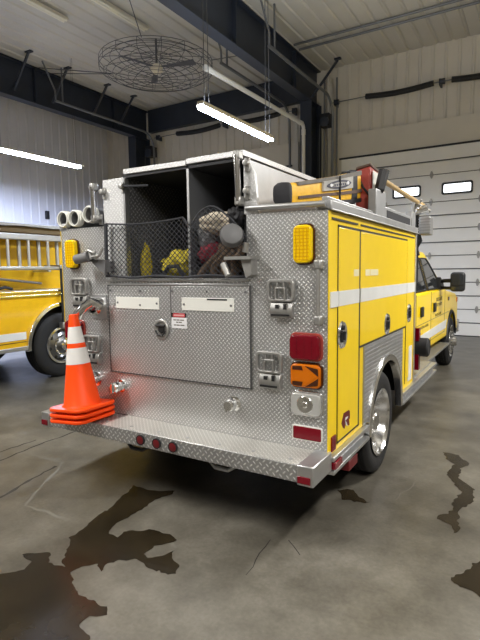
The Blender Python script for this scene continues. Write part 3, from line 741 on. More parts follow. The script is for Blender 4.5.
# top rail and upper boxes, right and left
for sx in (1, -1):
    a_, b_ = sorted((sx*1.085, sx*1.168)); m = MB(); m.box(a_, b_, 0.0, L+.02, 1.985, 2.045); m.box(a_, b_+.006 if sx > 0 else b_, 0.0, L+.02, 1.985, 1.996); obj('top_rail', m, 'aluminium_dull', T, bevel=.005)
    a_, b_ = sorted((sx*1.06, sx*1.10)); box('upper_rail', a_, b_, .12, 2.45, 2.06, 2.085, 'aluminium', bevel=.004)
m = MB(); m.box(1.06, 1.125, 1.06, 1.33, 2.03, 2.255); obj('rail_bracket', m, 'aluminium_dull', T, bevel=.006)
m = MB(); m.box(1.06, 1.125, 2.30, 2.46, 2.03, 2.20); obj('rail_bracket', m, 'aluminium_dull', T, bevel=.006)
m = MB(); m.box(.90, 1.115, 1.33, 2.30, 2.04, 2.15); ub = obj('upper_box', m, 'aluminium_dull', T, bevel=.005)
m = MB(); m.box(1.113, 1.118, 1.40, 2.25, 2.065, 2.125); obj('vent', m, 'bag_black', ub)
m = MB(); m.box(.86, 1.05, .50, 1.055, 1.986, 2.085); obj('upper_box', m, 'aluminium', T, bevel=.006)
# lamp mast at the front corner of the body
px_ = 1.09
m = MB(); m.cyl((px_, 2.66, 1.5), (px_, 2.66, 2.27), .03, 10); ml = obj('lamp_mast', m, 'black', T)
m = MB(); m.box(px_+.045, px_+.15, 2.58, 2.76, 1.99, 2.175); obj('lamp_head', m, 'aluminium', ml, bevel=.01)
m = MB()
for i in range(6): m.box(px_+.04, px_+.155, 2.570, 2.60, 2.0+i*.028, 2.012+i*.028)
obj('cooling_fin', m, 'aluminium_dull', ml)
m = MB(); m.cyl((px_-.02, 2.60, 2.22), (px_+.12, 2.62, 2.26), .04, 12); m.cyl((px_, 2.6, 2.30), (px_+.13, 2.66, 2.22), .03, 10); m.tube([(px_-.04, 2.58, 2.16), (px_, 2.56, 2.28), (px_+.06, 2.58, 2.34)], .02, 8); obj('lamp_swivel', m, 'chrome', ml)
m = MB(); m.tube([(px_+.03, 2.62, 2.02), (px_+.06, 2.6, 1.93), (px_+.02, 2.6, 1.86), (px_+.04, 2.6, 1.78)], .018, 8); obj('lamp_cable', m, 'rubber', ml)

# pump panel between body and cab
box('pump_panel', -1.0, 1.0, 2.42, 3.05, .60, 1.95, 'aluminium_dull', bevel=.01)
box('side_step', -1.13, 1.13, 2.40, 3.5, .50, .525, 'cast_metal')
for sx in (1, -1):
    a_, b_ = sorted((sx*1.0, sx*1.145))
    box('red_marker', a_, b_, 2.66, 2.74, .88, 1.02, 'red_lens', bevel=.004); box('red_marker', a_, b_, 2.66, 2.74, .57, .74, 'red_lens', bevel=.004)
    m = MB(); m.lathe([(.08, 0), (.08, .06), (.10, .065), (.10, .22), (.085, .235), (0, .235)], (sx*1.0, 2.74, .81), (sx, 0, 0), 20); obj('suction_cap', m, 'rubber', T)
# chassis
box('frame_rail', -.43, -.35, .1, 7.0, .52, .70, 'underbody'); box('frame_rail', .35, .43, .1, 7.0, .52, .70, 'underbody')
m = MB(); m.box(-1.10, -.05, .03, .70, .47, .60); m.box(.05, 1.10, .03, .70, .47, .60); m.box(-.6, .6, .70, 3.4, .50, .62); m.box(-.68, -.62, .72, 1.9, .5, 1.1); m.box(.62, .68, .72, 1.9, .5, 1.1); m.box(-1.12, 1.12, .05, 2.35, 1.05, 1.10); m.box(-1.12, 1.12, .66, .72, .52, 1.05); m.box(-1.12, 1.12, 1.86, 1.92, .52, 1.05); m.box(-1.1, 1.1, 1.92, 2.36, .52, .6)
obj('underbody', m, 'underbody', T)  # unseen dark boxes added to block light under the body
m = MB(); m.cyl((-.9, 1.2, .41), (.9, 1.2, .41), .07, 12); m.blob((0, 1.2, .41), (.19, .19, .18), .0); obj('rear_axle', m, 'underbody', T)
m = MB(); m.cyl((-.85, 6.3, .41), (.85, 6.3, .41), .05, 12); obj('front_axle', m, 'underbody', T)
for xx in (-.30, .45):
    m = MB(); m.tube([(xx-.09, -.06, .44), (xx-.10, -.09, .37), (xx-.05, -.10, .34), (xx+.05, -.10, .34), (xx+.10, -.09, .37), (xx+.09, -.06, .44)], .014, 8); obj('tow_eye', m, 'aluminium_dull' if xx > 0 else 'black', T)
m = MB(); m.box(-.4, .5, -.02, .06, .40, .47); obj('hitch_bar', m, 'underbody', T)

def wheel(cx, cy, sx, r=.41, w_=.22, kind='rear', parent=T, rim_r=.262, rim='aluminium', name='wheel', hubm=None):
    """tyre turned about x; its outer face lies at cx on the side sx"""
    c0 = (cx, cy, r)
    m = MB(); k = w_
    prof = [(rim_r, -.02), (rim_r+.035, -.006), (r*.86, -.002), (r*.95, -.012), (r*.992, -.03)]
    for i in range(4):
        a_ = .03+(k-.06)*(i/4); b_ = .03+(k-.06)*((i+1)/4); prof += [(r, -a_-.004), (r, -b_+.010), (r*.975, -b_+.006), (r*.975, -b_)]
    prof += [(r*.992, -k+.028), (r*.95, -k+.012), (r*.86, -k+.002), (rim_r, -k+.02)]
    m.lathe(prof, c0, (sx, 0, 0), 56, True); ty = obj(name, m, 'rubber', parent)
    m = MB()
    if kind == 'rear': pr = [(rim_r+.004, -.012), (rim_r+.010, -.002), (rim_r-.004, .002), (rim_r-.012, -.012), (rim_r-.022, -.03), (rim_r-.030, -.10), (rim_r-.05, -.14), (.17, -.155), (.115, -.15), (.105, -.12), (.085, -.11), (.08, -.05), (.07, -.035), (0, -.035)]
    else: pr = [(rim_r+.004, -.012), (rim_r+.010, -.002), (rim_r-.004, .002), (rim_r-.012, -.012), (rim_r-.03, -.03), (rim_r-.045, -.05), (.16, -.01), (.13, .015), (.10, .02), (.085, .03), (.08, .075), (.065, .09), (0, .09)]
    m.lathe(pr, c0, (sx, 0, 0), 48); ri = obj('rim', m, 'polished' if kind == 'rear' else rim, ty)
    m = MB(); d0 = -.15 if kind == 'rear' else .005
    for i in range(10):
        a_ = 2*PI*i/10; rr_ = .145
        if i == 0: m.lathe([(.160, d0-.004), (.160, d0+.004), (.130, d0+.004), (.130, d0-.004)], c0, (sx, 0, 0), 32, True)
        m.cyl((cx+sx*(d0-.01), cy+rr_*math.cos(a_), r+rr_*math.sin(a_)), (cx+sx*(d0+.03), cy+rr_*math.cos(a_), r+rr_*math.sin(a_)), .013, 8)
    obj('lug_nut', m, 'chrome', ty)
    m = MB()
    for i in range(8):
        a_ = 2*PI*i/8+.2; rr_ = rim_r*.77; m.lathe([(.028, 0), (.022, .002), (0, .002)], (cx+sx*((-.150) if kind == 'rear' else -.028), cy+rr_*math.cos(a_), r+rr_*math.sin(a_)), (sx, 0, 0), 10)
    obj('hand_hole', m, 'black', ty)
    return ty
for sx in (1, -1):
    wheel(sx*1.15, 1.2, sx); wheel(sx*.89, 1.2, sx); wheel(sx*.965, 6.3, sx, kind='front', rim='chrome')

# cab -----------------------------------------------------------------
CY0, CY1 = 3.30, 7.02
poly = [(CY0, .58), (CY0, 1.345), (4.3, 1.345), (5.6, 1.33), (5.75, 1.30), (6.75, 1.21), (6.95, 1.15), (CY1, 1.02), (CY1, .55)] + arch_pts(6.3, .44, .50, .2, PI-.2, 16)
m = MB()
stn = [(-.955, 0), (-.92, .0), (.92, .0), (.955, 0)]
m.prism(poly, 0, -.955, .955); cab = obj('cab_body', m, 'yellow_paint', T, bevel=.035, seg=3)
lo = [(-.925, CY0+.02, 1.33), (.925, CY0+.02, 1.33), (.925, 5.75, 1.31), (-.925, 5.75, 1.31)]; hi = [(-.77, CY0+.08, 1.89), (.77, CY0+.08, 1.89), (.77, 4.80, 1.89), (-.77, 4.80, 1.89)]
m = MB(); m.hexa([Vector(p) for p in lo], [Vector(p) for p in hi]); obj('cab_roof', m, 'yellow_paint', T, bevel=.05, seg=3)
def side_pt(y, z, sx, off=.006):
    t_ = (z-1.33)/.56; return Vector((sx*(.925+(.77-.925)*t_+off), y, z))
for sx in (1, -1):
    for pts in (((3.52, 1.36), (4.22, 1.36), (4.22, 1.79), (3.60, 1.79)), ((4.34, 1.36), (5.42, 1.35), (5.18, 1.50), (4.90, 1.70), (4.72, 1.79), (4.34, 1.79))):
        m = MB(); A = [side_pt(y, z, sx, .008) for y, z in pts]; B = [side_pt(y, z, sx, -.01) for y, z in pts]; n = len(pts)
        m.mesh(A+B, [tuple(range(n)), tuple(range(2*n-1, n-1, -1))]+[(i, (i+1) % n, n+(i+1) % n, n+i) for i in range(n)]); wo = obj('side_window', m, 'dark_glass', T)
        m = MB(); m.tube([side_pt(y, z, sx, .006) for y, z in pts+(pts[0],)], .014, 6); obj('window_trim', m, 'black', wo)
    xo = sx*.955
    for yy in (3.66, 4.55):
        a_, b_ = sorted((xo, xo+sx*.03)); box('door_pull', a_, b_, yy, yy+.12, 1.04, 1.17, 'black', bevel=.012)
    m = MB(); a_, b_ = sorted((xo-sx*.002, xo+sx*.003))
    for y0, y1, z0, z1 in ((3.42, 3.43, .66, 1.33), (4.40, 4.41, .64, 1.33), (5.55, 5.56, .64, 1.31), (3.42, 5.55, .655, .662), (3.42, 6.0, .94, .947)): m.box(a_, b_, y0, y1, z0, z1)
    obj('door_seam', m, 'script_grey', T)
    m = MB(); a_, b_ = sorted((xo, xo+sx*.004)); m.prism([(3.34, .70), (5.70, .70), (5.78, .83), (3.34, .80)], 0, a_, b_); obj('reflective_stripe', m, 'white_tape', T)
    m = MB(); rnd = random.Random(3)
    for row, (zz, hh, ya, yb) in enumerate(((1.20, .05, 4.80, 5.32), (1.12, .04, 4.86, 5.26), (.98, .035, 4.75, 5.2), (.90, .03, 3.62, 4.2))):
        y = ya
        while y < yb:
            wd = rnd.uniform(.03, .06); k_ = rnd.choice((0, 1, 2))
            m.box(a_, b_, y, y+.012, zz-hh/2, zz+hh/2)
            if k_ != 1: m.box(a_, b_, y, y+wd*.8, zz+hh/2-.010, zz+hh/2)
            if k_ != 0: m.box(a_, b_, y, y+wd*.8, zz-hh/2, zz-hh/2+.010)
            y += wd+.025
    obj('door_lettering', m, 'script_grey', T)
    a_, b_ = sorted((xo, xo+sx*.014)); box('fender_marker', a_, b_, 5.86, 5.96, 1.13, 1.19, 'amber_dark', bevel=.004); box('fender_marker', a_, b_, 6.84, 6.98, 1.05, 1.13, 'orange_marker', bevel=.004)
    # towing mirror on a double arm
    m = MB(); m.prism(rrect(1.105, 1.30, 1.31, 1.59, .045), 1, 4.98, 5.09)
    if sx < 0:
        for v in m.bm.verts: v.co.x *= -1
    mi = obj('wing_mirror', m, 'black', T, bevel=.02)
    m = MB(); m.prism(rrect(1.125, 1.28, 1.40, 1.57, .03), 1, 4.972, 4.982); m.prism(rrect(1.125, 1.28, 1.33, 1.385, .02), 1, 4.972, 4.982)
    if sx < 0:
        for v in m.bm.verts: v.co.x *= -1
    obj('mirror_glass', m, 'dark_glass', mi)
    m = MB(); m.tube([(sx*1.12, 5.04, 1.47), (sx*1.0, 5.10, 1.465), (sx*.90, 5.2, 1.44)], .028, 8); m.tube([(sx*1.12, 5.04, 1.36), (sx*1.0, 5.10, 1.36), (sx*.92, 5.2, 1.365)], .024, 8); m.prism([(5.05, 1.34), (5.42, 1.34), (5.30, 1.44), (5.05, 1.52)], 0, *sorted((sx*.895, sx*.965))); obj('mirror_arm', m, 'black', mi)
    m = MB(); a_, b_ = sorted((sx*.80, sx*1.02)); m.box(a_, b_, 3.42, 5.72, .43, .46); obj('running_board', m, 'cast_metal', T, bevel=.005)
    m = MB(); pts = arch_pts(6.3, .44, .485, .1, PI-.1, 18); m.tube([(sx*.955, y, z) for y, z in pts], .02, 6); obj('arch_trim', m, 'black', T)
m = MB(); A = [Vector(p) for p in ((-.80, 5.70, 1.36), (.80, 5.70, 1.36), (.70, 4.86, 1.84), (-.70, 4.86, 1.84))]; nrm = Vector((0, .47, .88)).normalized()*.03
m.hexa([p-nrm*.2 for p in A], [p+nrm*.8 for p in A]); obj('windshield', m, 'dark_glass', T)
m = MB(); m.prism(rrect(-.62, .62, 1.42, 1.80, .05), 1, CY0+.0, CY0+.05); obj('rear_window', m, 'dark_glass', T)
box('front_bumper', -.98, .98, 7.02, 7.18, .48, .72, 'chrome', bevel=.03); box('grille', -.55, .55, 7.01, 7.05, .74, 1.0, 'black', bevel=.01)
for sx in (-1, 1): a_, b_ = sorted((sx*.6, sx*.92)); box('headlight', a_, b_, 7.0, 7.05, .78, 1.0, 'clear_lens', bevel=.02)

# ------------------------------------------------------------------ loads on the pumper
# hard suction hoses on the left deck
tl = ('hard suction hose on the left deck, outermost of three', 'hard suction hose on the left deck, middle of three', 'hard suction hose on the left deck, highest of three by the post')
for i, (xx, zz) in enumerate(((-1.10, 2.065), (-.965, 2.065), (-.80, 2.085))):
    t = thing('suction_hose', tl[i], 'hose', (xx, .02, zz), 'suction hoses on the left deck')
    zz += .012
    m = MB(); m.lathe([(.058, 0), (.060, .02), (.060, .09), (.057, .10), (.057, 2.2), (.050, 2.2), (.050, .02), (.052, 0)], (xx, .0, zz), (0, 1, 0), 24, True); obj('hose_wall', m, 'grey_plastic', t)
    m = MB(); m.lathe([(.061, -.025), (.067, -.015), (.067, .03), (.0525, .03), (.0545, -.025)], (xx, .0, zz), (0, 1, 0), 24, True); m.box(xx-.075, xx-.060, -.015, .02, zz-.02, zz+.02); m.box(xx+.060, xx+.075, -.015, .02, zz-.02, zz+.02)
    obj('coupling', m, 'white_strip', t)
# long yellow gear bag on the right deck
def Bp(px, py, x): return at(px, py, 0, x)
secs = [(.885, .06, 2.045, 2.175), (.895, .14, 2.04, 2.19), (.93, .50, 2.09, 2.265), (.955, .80, 2.125, 2.33), (.975, 1.00, 2.15, 2.38), (.985, 1.12, 2.17, 2.41)]
def bag_loft(secs, m, inset=0.0, depth=.09):
    rings = []
    for x, y, z0, z1 in secs:
        h_ = (z1-z0)/2; zc = (z0+z1)/2; ring = []
        for i in range(16):
            a_ = 2*PI*i/16; ca, sa = math.cos(a_), math.sin(a_)
            px = depth/2*(abs(ca)**.5)*(1 if ca > 0 else -1); pz = (h_+inset)*(abs(sa)**.5)*(1 if sa > 0 else -1)
            ring.append(m.bm.verts.new((x-depth/2+px*(1+inset*4), y, zc+pz)))
        rings.append(ring)
    for A, B in zip(rings, rings[1:]):
        for i in range(16): m.bm.faces.new((A[i], A[(i+1) % 16], B[(i+1) % 16], B[i]))
    m.bm.faces.new(rings[0]); m.bm.faces.new(rings[-1][::-1])
bag = thing('gear_bag', 'long yellow and black gear bag lying on the right deck', 'bag', (.8, .55, 2.0))
m = MB(); bag_loft(secs, m); obj('bag_body', m, 'bag_yellow', bag, ang=60)
m = MB(); bag_loft([(.876, .026, 2.055, 2.165), (.884, .034, 2.042, 2.176), (.888, .055, 2.04, 2.178), (.889, .068, 2.04, 2.178)], m, .003, .097); obj('end_cap', m, 'bag_black', bag, ang=60)
def band(name, f0, f1, mt, i0=0, off=.012):
    """strip along the outer face between heights f0..f1 of the bag"""
    m = MB(); A = []; B = []
    for x, y, z0, z1 in secs[i0:]: A.append((x, y, z0+(z1-z0)*f0, z0+(z1-z0)*f1))
    for s0, s1 in zip(A, A[1:]):
        lo = [(s0[0]-.03, s0[1], s0[2]), (s0[0]+off, s0[1], s0[2]), (s1[0]+off, s1[1], s1[2]), (s1[0]-.03, s1[1], s1[2])]; hi = [(s0[0]-.03, s0[1], s0[3]), (s0[0]+off, s0[1], s0[3]), (s1[0]+off, s1[1], s1[3]), (s1[0]-.03, s1[1], s1[3])]
        m.hexa([Vector(p) for p in lo], [Vector(p) for p in hi])
    return obj(name, m, mt, bag)
band('bottom_band', .0, .13, 'bag_black', 1, .006); band('middle_band', .31, .42, 'bag_brown', 1, .008); band('top_band', .86, 1.0, 'bag_grey', 1, .006)
m = MB(); lo = []; hi = []
A = [(.906, .58, .50, .88), (.945, .80, .50, .88), (.964, .93, .50, .88)]
def zz_(y, f):
    for s0, s1 in zip(secs, secs[1:]):
        if s0[1] <= y <= s1[1]:
            t_ = (y-s0[1])/(s1[1]-s0[1]); z0 = s0[2]+(s1[2]-s0[2])*t_; z1 = s0[3]+(s1[3]-s0[3])*t_; return z0+(z1-z0)*f
    return 2.2
def xx_(y):
    for s0, s1 in zip(secs, secs[1:]):
        if s0[1] <= y <= s1[1]: return s0[0]+(s1[0]-s0[0])*(y-s0[1])/(s1[1]-s0[1])
    return .98
ys = [.46, .56, .66, .76, .86, .94]
for ya, yb in zip(ys, ys[1:]):
    lo = [(xx_(ya)-.02, ya, zz_(ya, .50)), (xx_(ya)+.014, ya, zz_(ya, .50)), (xx_(yb)+.014, yb, zz_(yb, .50)), (xx_(yb)-.02, yb, zz_(yb, .50))]; hi = [(p[0], p[1], zz_(p[1], .88)) for p in lo]
    m.hexa([Vector(p) for p in lo], [Vector(p) for p in hi])
obj('label_panel', m, 'tarp', bag)
def oval(name, y0, y1, f0, f1, off, mt, pointed=1.0):
    m = MB(); n = 24; yc, hy = (y0+y1)/2, (y1-y0)/2; vs = []
    for i in range(n):
        a_ = 2*PI*i/n; yy = yc+hy*math.cos(a_); ff = (f0+f1)/2+(f1-f0)/2*math.sin(a_)*abs(math.sin(a_))**(pointed-1); vs.append((xx_(yy)+off, yy, zz_(yy, ff)))
    m.mesh(vs+[(v[0]-.006, v[1], v[2]) for v in vs], [tuple(range(n)), tuple(range(2*n-1, n-1, -1))]+[(i, (i+1) % n, n+(i+1) % n, n+i) for i in range(n)])
    return obj(name, m, mt, bag)
oval('logo', .50, .90, .54, .84, .018, 'logo_navy', 1.4); oval('logo_field', .56, .84, .61, .77, .0195, 'tarp', 1.2)
oval('logo_mark', .545, .585, .63, .75, .0205, 'logo_white'); oval('logo_mark', .82, .86, .64, .76, .0205, 'logo_white')
m = MB()
for i in range(6):
    yy = .61+i*.034; lo = [(xx_(yy)+.017, yy, zz_(yy, .65)), (xx_(yy)+.021, yy, zz_(yy, .65)), (xx_(yy+.02)+.021, yy+.02, zz_(yy, .65)), (xx_(yy+.02)+.017, yy+.02, zz_(yy, .65))]; m.hexa([Vector(p) for p in lo], [Vector((p[0], p[1], zz_(yy, .73))) for p in lo])
obj('logo_print', m, 'logo_navy', bag)
m = MB(); bag_loft([(.972, .95, 2.135, 2.375), (.978, 1.0, 2.142, 2.39), (.984, 1.04, 2.15, 2.402)], m, .006, .105); obj('strap', m, 'bag_black', bag)
for yy in (.70,):
    m = MB(); m.tube([(xx_(yy)+.02, yy, zz_(yy, f_)) for f_ in (0.02, .3, .6, .98)], .008, 6); obj('strap', m, 'bag_black', bag)
# red case behind the bag
rc = thing('equipment_case', 'red ended equipment case standing behind the yellow bag', 'case', (1.0, 1.3, 2.1))
lo = [Vector(p) for p in ((.93, 1.16, 2.13), (1.045, 1.16, 2.11), (1.045, 1.52, 2.11), (.93, 1.52, 2.13))]; hi = [Vector(p) for p in ((.925, 1.18, 2.43), (1.035, 1.20, 2.455), (1.035, 1.52, 2.43), (.925, 1.50, 2.42))]
m = MB(); m.hexa(lo, hi); obj('case_body', m, 'red_plastic', rc, bevel=.012)
m = MB(); m.hexa([hi[0]+Vector((-.004, -.004, .001)), hi[1]+Vector((.004, -.004, .001)), hi[2]+Vector((.004, 0, .001)), hi[3]+Vector((-.004, 0, .001))], [p+Vector((0, 0, .022)) for p in hi]); obj('case_lid', m, 'bag_brown', rc, bevel=.006)
m = MB(); m.box(1.046, 1.052, 1.22, 1.50, 2.20, 2.42); obj('case_panel', m, 'white_strip', rc, bevel=.003)
m = MB(); m.tube([(.95, 1.15, 2.38), (1.0, 1.13, 2.28), (1.056, 1.20, 2.20), (1.058, 1.45, 2.13)], .010, 6); obj('case_cord', m, 'black', rc)
# sledge with wooden handle on the upper rail
h0 = at(384, 181, 0, 1.12); h1 = at(425, 207, 0, 1.12)
t = thing('sledgehammer', 'black headed sledge with a pale wooden handle on the right top rail', 'hammer', h0)
d = (h1-h0).normalized(); m = MB(); m.tube([h0-d*.05, h0.lerp(h1, .3), h0.lerp(h1, .7), h1], .022, 10, [.022, .020, .022, .024]); obj('handle', m, 'wood', t)
u_ = Vector((.15, .25, .95)).normalized(); c0 = h0-d*.06
m = MB(); m.cyl(c0-u_*.085, c0+u_*.075, .040, 8, .044); m.cyl(c0-u_*.10, c0-u_*.08, .032, 8, .040); obj('head', m, 'black', t)
for yq, zq in ((1.26, 2.24), (2.40, 2.18)):
    zt_ = h0.z+(h1.z-h0.z)*(yq-h0.y)/(h1.y-h0.y); m = MB(); m.cyl((1.10, yq, zq), (1.115, yq, zt_-.02), .016, 8); obj('holder', m, 'aluminium', T)

# loads in the hose bed
def blobthing(name, label, cat, c, rad, mt, amp=.25, seed=1, flat=None, extra=None, freq=6):
    m = MB(); m.blob(c, rad, amp, freq, seed, 4, flat); o = obj(name, m, mt, ang=60); return tag(o, label, cat)
blobthing('gear_bag', 'crumpled yellow bag under the net in the left half of the hose bed', 'bag', (-.045, .24, 1.685), (.20, .16, .125), 'cloth_yellow', .35, 2, .083)
q_ = at(146, 252, 1, .14)
blobthing('cloth_roll', 'small upright yellow roll beside the crumpled yellow bag', 'cloth', (q_.x, .14, 1.70), (.036, .05, .15), 'cloth_yellow', .25, 5, .098)
m = MB(); m.tube([(-.14, .06, 1.61), (-.08, .05, 1.68), (.0, .05, 1.685), (.05, .06, 1.62)], .016, 8); tag(obj('webbing_strap', m, 'bag_black'), 'black carrying strap in front of the crumpled yellow bag', 'strap')
blobthing('canvas_roll', 'pale tan canvas bundle on top of the heap at the right of the hose bed', 'canvas bundle', (.365, .07, 1.965), (.135, .12, .075), 'canvas_tan', .25, 3)
blobthing('canvas_roll', 'dark grey canvas bundle leaning on the hose bed divider', 'canvas bundle', (.24, .12, 1.87), (.075, .1, .10), 'canvas_grey', .3, 4)
blobthing('gear_bag', 'red and black bag squeezed under the tan canvas bundle', 'bag', (.27, .10, 1.765), (.105, .10, .075), 'cloth_red', .3, 6)
blobthing('canvas_roll', 'brown canvas heap at the bottom right of the hose bed', 'canvas bundle', (.43, .12, 1.72), (.15, .12, .125), 'canvas_brown', .35, 8, .115)
m = MB()
for k in range(4): m.tube([(.22+.09*k+.02*math.sin(k), .02, 1.615), (.27+.08*k, -.0, 1.66+.02*k), (.34+.07*k, .0, 1.72+.01*k), (.40+.05*k, .02, 1.77)], .024, 8)
tag(obj('rope_coil', m, 'canvas_brown'), 'loops of brown rope in front of the brown canvas heap', 'rope')
blobthing('strap_bundle', 'black bundle of straps below the chrome hand rail', 'strap bundle', (.51, .04, 2.0), (.055, .05, .06), 'bag_black', .4, 9)

# cargo net ---------------------------------------------------------
net = thing('cargo_net', 'black cord cargo net stretched across the hose bed opening', 'net', (0, -.03, 1.6))
def top_z(x):
    if x < .15: return 2.01-.02*math.sin(PI*min(1, (x+.60)/.75))
    return 2.01-.06*math.sin(PI*min(1, (x-.15)/.12)) if x < .27 else 2.01+.05*math.sin(PI*min(1, (x-.27)/.22)) - (.16*((x-.45)/.17)**2 if x > .45 else 0)
def ny(x, z):
    bul = max(0, 1-((x-.37)/.24)**2)*max(0, 1-((z-1.92)/.22)**2); return -.036-.05*bul**.5
m = MB(); p_ = .042; zb = 1.61
n0 = int((.62+.64+.6)/p_)
for sgn in (1, -1):
    for i in range(-12, n0+12):
        x0 = -.60+i*p_; seg = []
        for j in range(0, 48):
            z = zb+j*.010; x = x0+sgn*(z-zb)*1.15
            if -.60 <= x <= .62 and z <= top_z(x): seg.append((x, ny(x, z), z))
            elif seg: break
        if len(seg) > 2: m.tube(seg[::3]+[seg[-1]] if len(seg) % 3 != 1 else seg[::3], .0026, 4)
obj('mesh_cord', m, 'net_cord', net)
xs = [-.60+1.22*i/40 for i in range(41)]
m = MB(); m.tube([(x, ny(x, top_z(x)), top_z(x)) for x in xs], .006, 6); m.tube([(-.60, -.036, 2.01), (-.607, -.036, 1.8), (-.605, -.036, 1.61)], .014, 8); m.tube([(x, -.04, 1.612-.006*math.sin(x*14)) for x in xs], .009, 6); obj('border_rope', m, 'net_cord', net)
m = MB(); m.tube([(-.45, -.03, 2.272), (-.36, -.01, 2.268), (-.22, .02, 2.262)], .008, 6); obj('tie_cord', m, 'net_cord', net)

# ------------------------------------------------------------------ traffic cones
CXc, CYc = -.722, -.225
def cone(z, label):
    t = thing('traffic_cone', label, 'traffic cone', (CXc, CYc, z), 'stacked traffic cones')
    H = .70; r0_, r1_ = .140, .030; th = .0035
    def rad(h): return r0_+(r1_-r0_)*h/H
    m = MB(); m.lathe([(rad(.02)+.012, .022), (rad(.04), .04), (rad(H*.5), H*.5), (r1_+.002, H), (r1_-.004, H+.006), (r1_-.008, H), (rad(H*.5)-th*1.6, H*.5), (rad(.03)-th*1.6, .022)], (CXc, CYc, z), (0, 0, 1), 40, True); obj('cone_body', m, 'orange_cone', t)
    for h0, h1 in ((.335, .455), (.49, .63)):
        m = MB(); m.lathe([(rad(h0)+.0015, h0), (rad(h1)+.0015, h1), (rad(h1)-.001, h1), (rad(h0)-.001, h0)], (CXc, CYc, z), (0, 0, 1), 40, True); obj('white_collar', m, 'cone_white', t)
    m = MB(); s_ = .188; n = 40; out = []
    for i in range(n):
        a_ = 2*PI*i/n; ca, sa = math.cos(a_), math.sin(a_); k_ = min(1/max(abs(ca), abs(sa)), 1.26); out.append((CXc+s_*ca*k_, CYc+s_*sa*k_))
    inn = [(CXc+(r0_-.006)*math.cos(2*PI*i/n), CYc+(r0_-.006)*math.sin(2*PI*i/n)) for i in range(n)]
    m.frame(out, inn, 2, z, z+.024); obj('cone_base', m, 'orange_cone', t, bevel=.006); t.rotation_euler = (0, -.085, 0)
cone(.550, 'bottom orange traffic cone of the stack on the bumper, only its base edge showing')
cone(.592, 'middle orange traffic cone of the stack, base edge between the other two')
cone(.634, 'top orange traffic cone with two white collars on the rear bumper')

# ------------------------------------------------------------------ the older engine on the left
EX = -4.25
N = thing('fire_engine', 'older yellow fire engine with a chrome trimmed side at the left', 'fire truck', (EX-1.2, 2.3, 0))
def nbox(name, x0, x1, y0, y1, z0, z1, m, parent=N, bevel=0): return box(name, x0, x1, y0, y1, z0, z1, m, parent, bevel)
WY, WZ, WR = 2.48, .53, .62
a_s = math.asin((.58-WZ)/WR)
for sx in (1, -1):
    x0, x1 = (EX-.04, EX) if sx > 0 else (EX-2.4, EX-2.36)
    m = MB(); m.prism([(-1.2, .58), (-1.2, 1.40), (5.4, 1.40), (5.4, .58)]+arch_pts(WY, WZ, WR, a_s, PI-a_s), 0, x0, x1); obj('lower_side', m, 'old_yellow_paint', N)
    xo = EX if sx > 0 else EX-2.4
    def nside(name, y0, y1, z0, z1, mt, th=.01, bevel=0, parent=N):
        a_, b_ = sorted((xo-sx*.002, xo+sx*th)); return nbox(name, a_, b_, y0, y1, z0, z1, mt, parent, bevel)
    nside('white_stripe', -1.15, WY-WR-.05, .685, .795, 'white_tape', .006); nside('white_stripe', WY+WR+.05, 5.35, .685, .795, 'white_tape', .006)
    nside('chrome_trim', -1.2, 5.4, 1.37, 1.395, 'chrome', .03, .005); nside('chrome_trim', -1.2, 5.4, 1.31, 1.335, 'chrome', .03, .005)
    nside('dark_line', -1.15, WY-WR-.05, .645, .655, 'gasket', .004)
    a_, b_ = sorted((xo-sx*.1, xo+sx*.03)); m = MB(); m.box(a_, b_, -1.2, WY-WR-.02, .525, .585); m.box(a_, b_, WY+WR+.02, 5.4, .525, .585); obj('rub_rail', m, 'aluminium', N, bevel=.006)
    m = MB(); m.frame(arch_pts(WY, WZ, WR+.05, -.05, PI+.05, 28), arch_pts(WY, WZ, WR-.01, -.05, PI+.05, 28), 0, *sorted((xo-sx*.05, xo+sx*.035)), False); obj('fender_ring', m, 'chrome', N, bevel=.006)
    wh = wheel(xo-sx*.03, WY, sx, r=.51, w_=.28, kind='front', parent=N, rim_r=.285, rim='rim_dark', name='wheel')
    m = MB(); m.lathe([(.290, .0), (.294, .008), (.262, .010), (.258, -.01)], (xo-sx*.03, WY, .51), (sx, 0, 0), 40, True); obj('trim_ring', m, 'chrome', wh)
    m = MB(); m.lathe([(.085, .0), (.085, .09), (.06, .11), (0, .11)], (xo-sx*.03, WY, .51), (sx, 0, 0), 24); obj('hub_cap', m, 'chrome', wh)
nbox('upper_side', EX-2.3, EX-.30, -1.2, 5.4, 1.40, 2.27, 'old_yellow_paint')
nbox('upper_edge', EX-2.36, EX-.04, -1.2, 5.4, 2.25, 2.30, 'brown_shade')  # its brown carries the shadow under the tarp edge
m = MB(); m.box(EX-2.3, EX-.45, -1.1, 5.3, .50, 1.42); m.box(EX-.46, EX-.05, -1.1, 1.75, .53, 1.38); obj('underbody', m, 'underbody', N)
m = MB(); m.prism([(5.4, .55), (5.4, 2.6), (7.1, 2.6), (7.35, 1.6), (7.4, .55), (6.62, .55)]+arch_pts(6.0, .53, .60, .05, PI-.05, 16), 0, EX-2.38, EX-.02); ecab = obj('cab', m, 'old_yellow_paint', N, bevel=.05)
for xq in (EX-.025, EX-2.385):
    m = MB(); m.prism([(5.6, 1.6), (5.6, 2.4), (6.9, 2.4), (7.1, 1.6)], 0, xq, xq+.01); obj('side_window', m, 'dark_glass', ecab, bevel=.003)
m = MB(); m.hexa([Vector(p) for p in ((EX-2.2, 7.12, 2.5), (EX-.2, 7.12, 2.5), (EX-.2, 7.34, 1.65), (EX-2.2, 7.34, 1.65))], [Vector(p) for p in ((EX-2.2, 7.14, 2.51), (EX-.2, 7.14, 2.51), (EX-.2, 7.37, 1.66), (EX-2.2, 7.37, 1.66))]); obj('windshield', m, 'dark_glass', ecab)
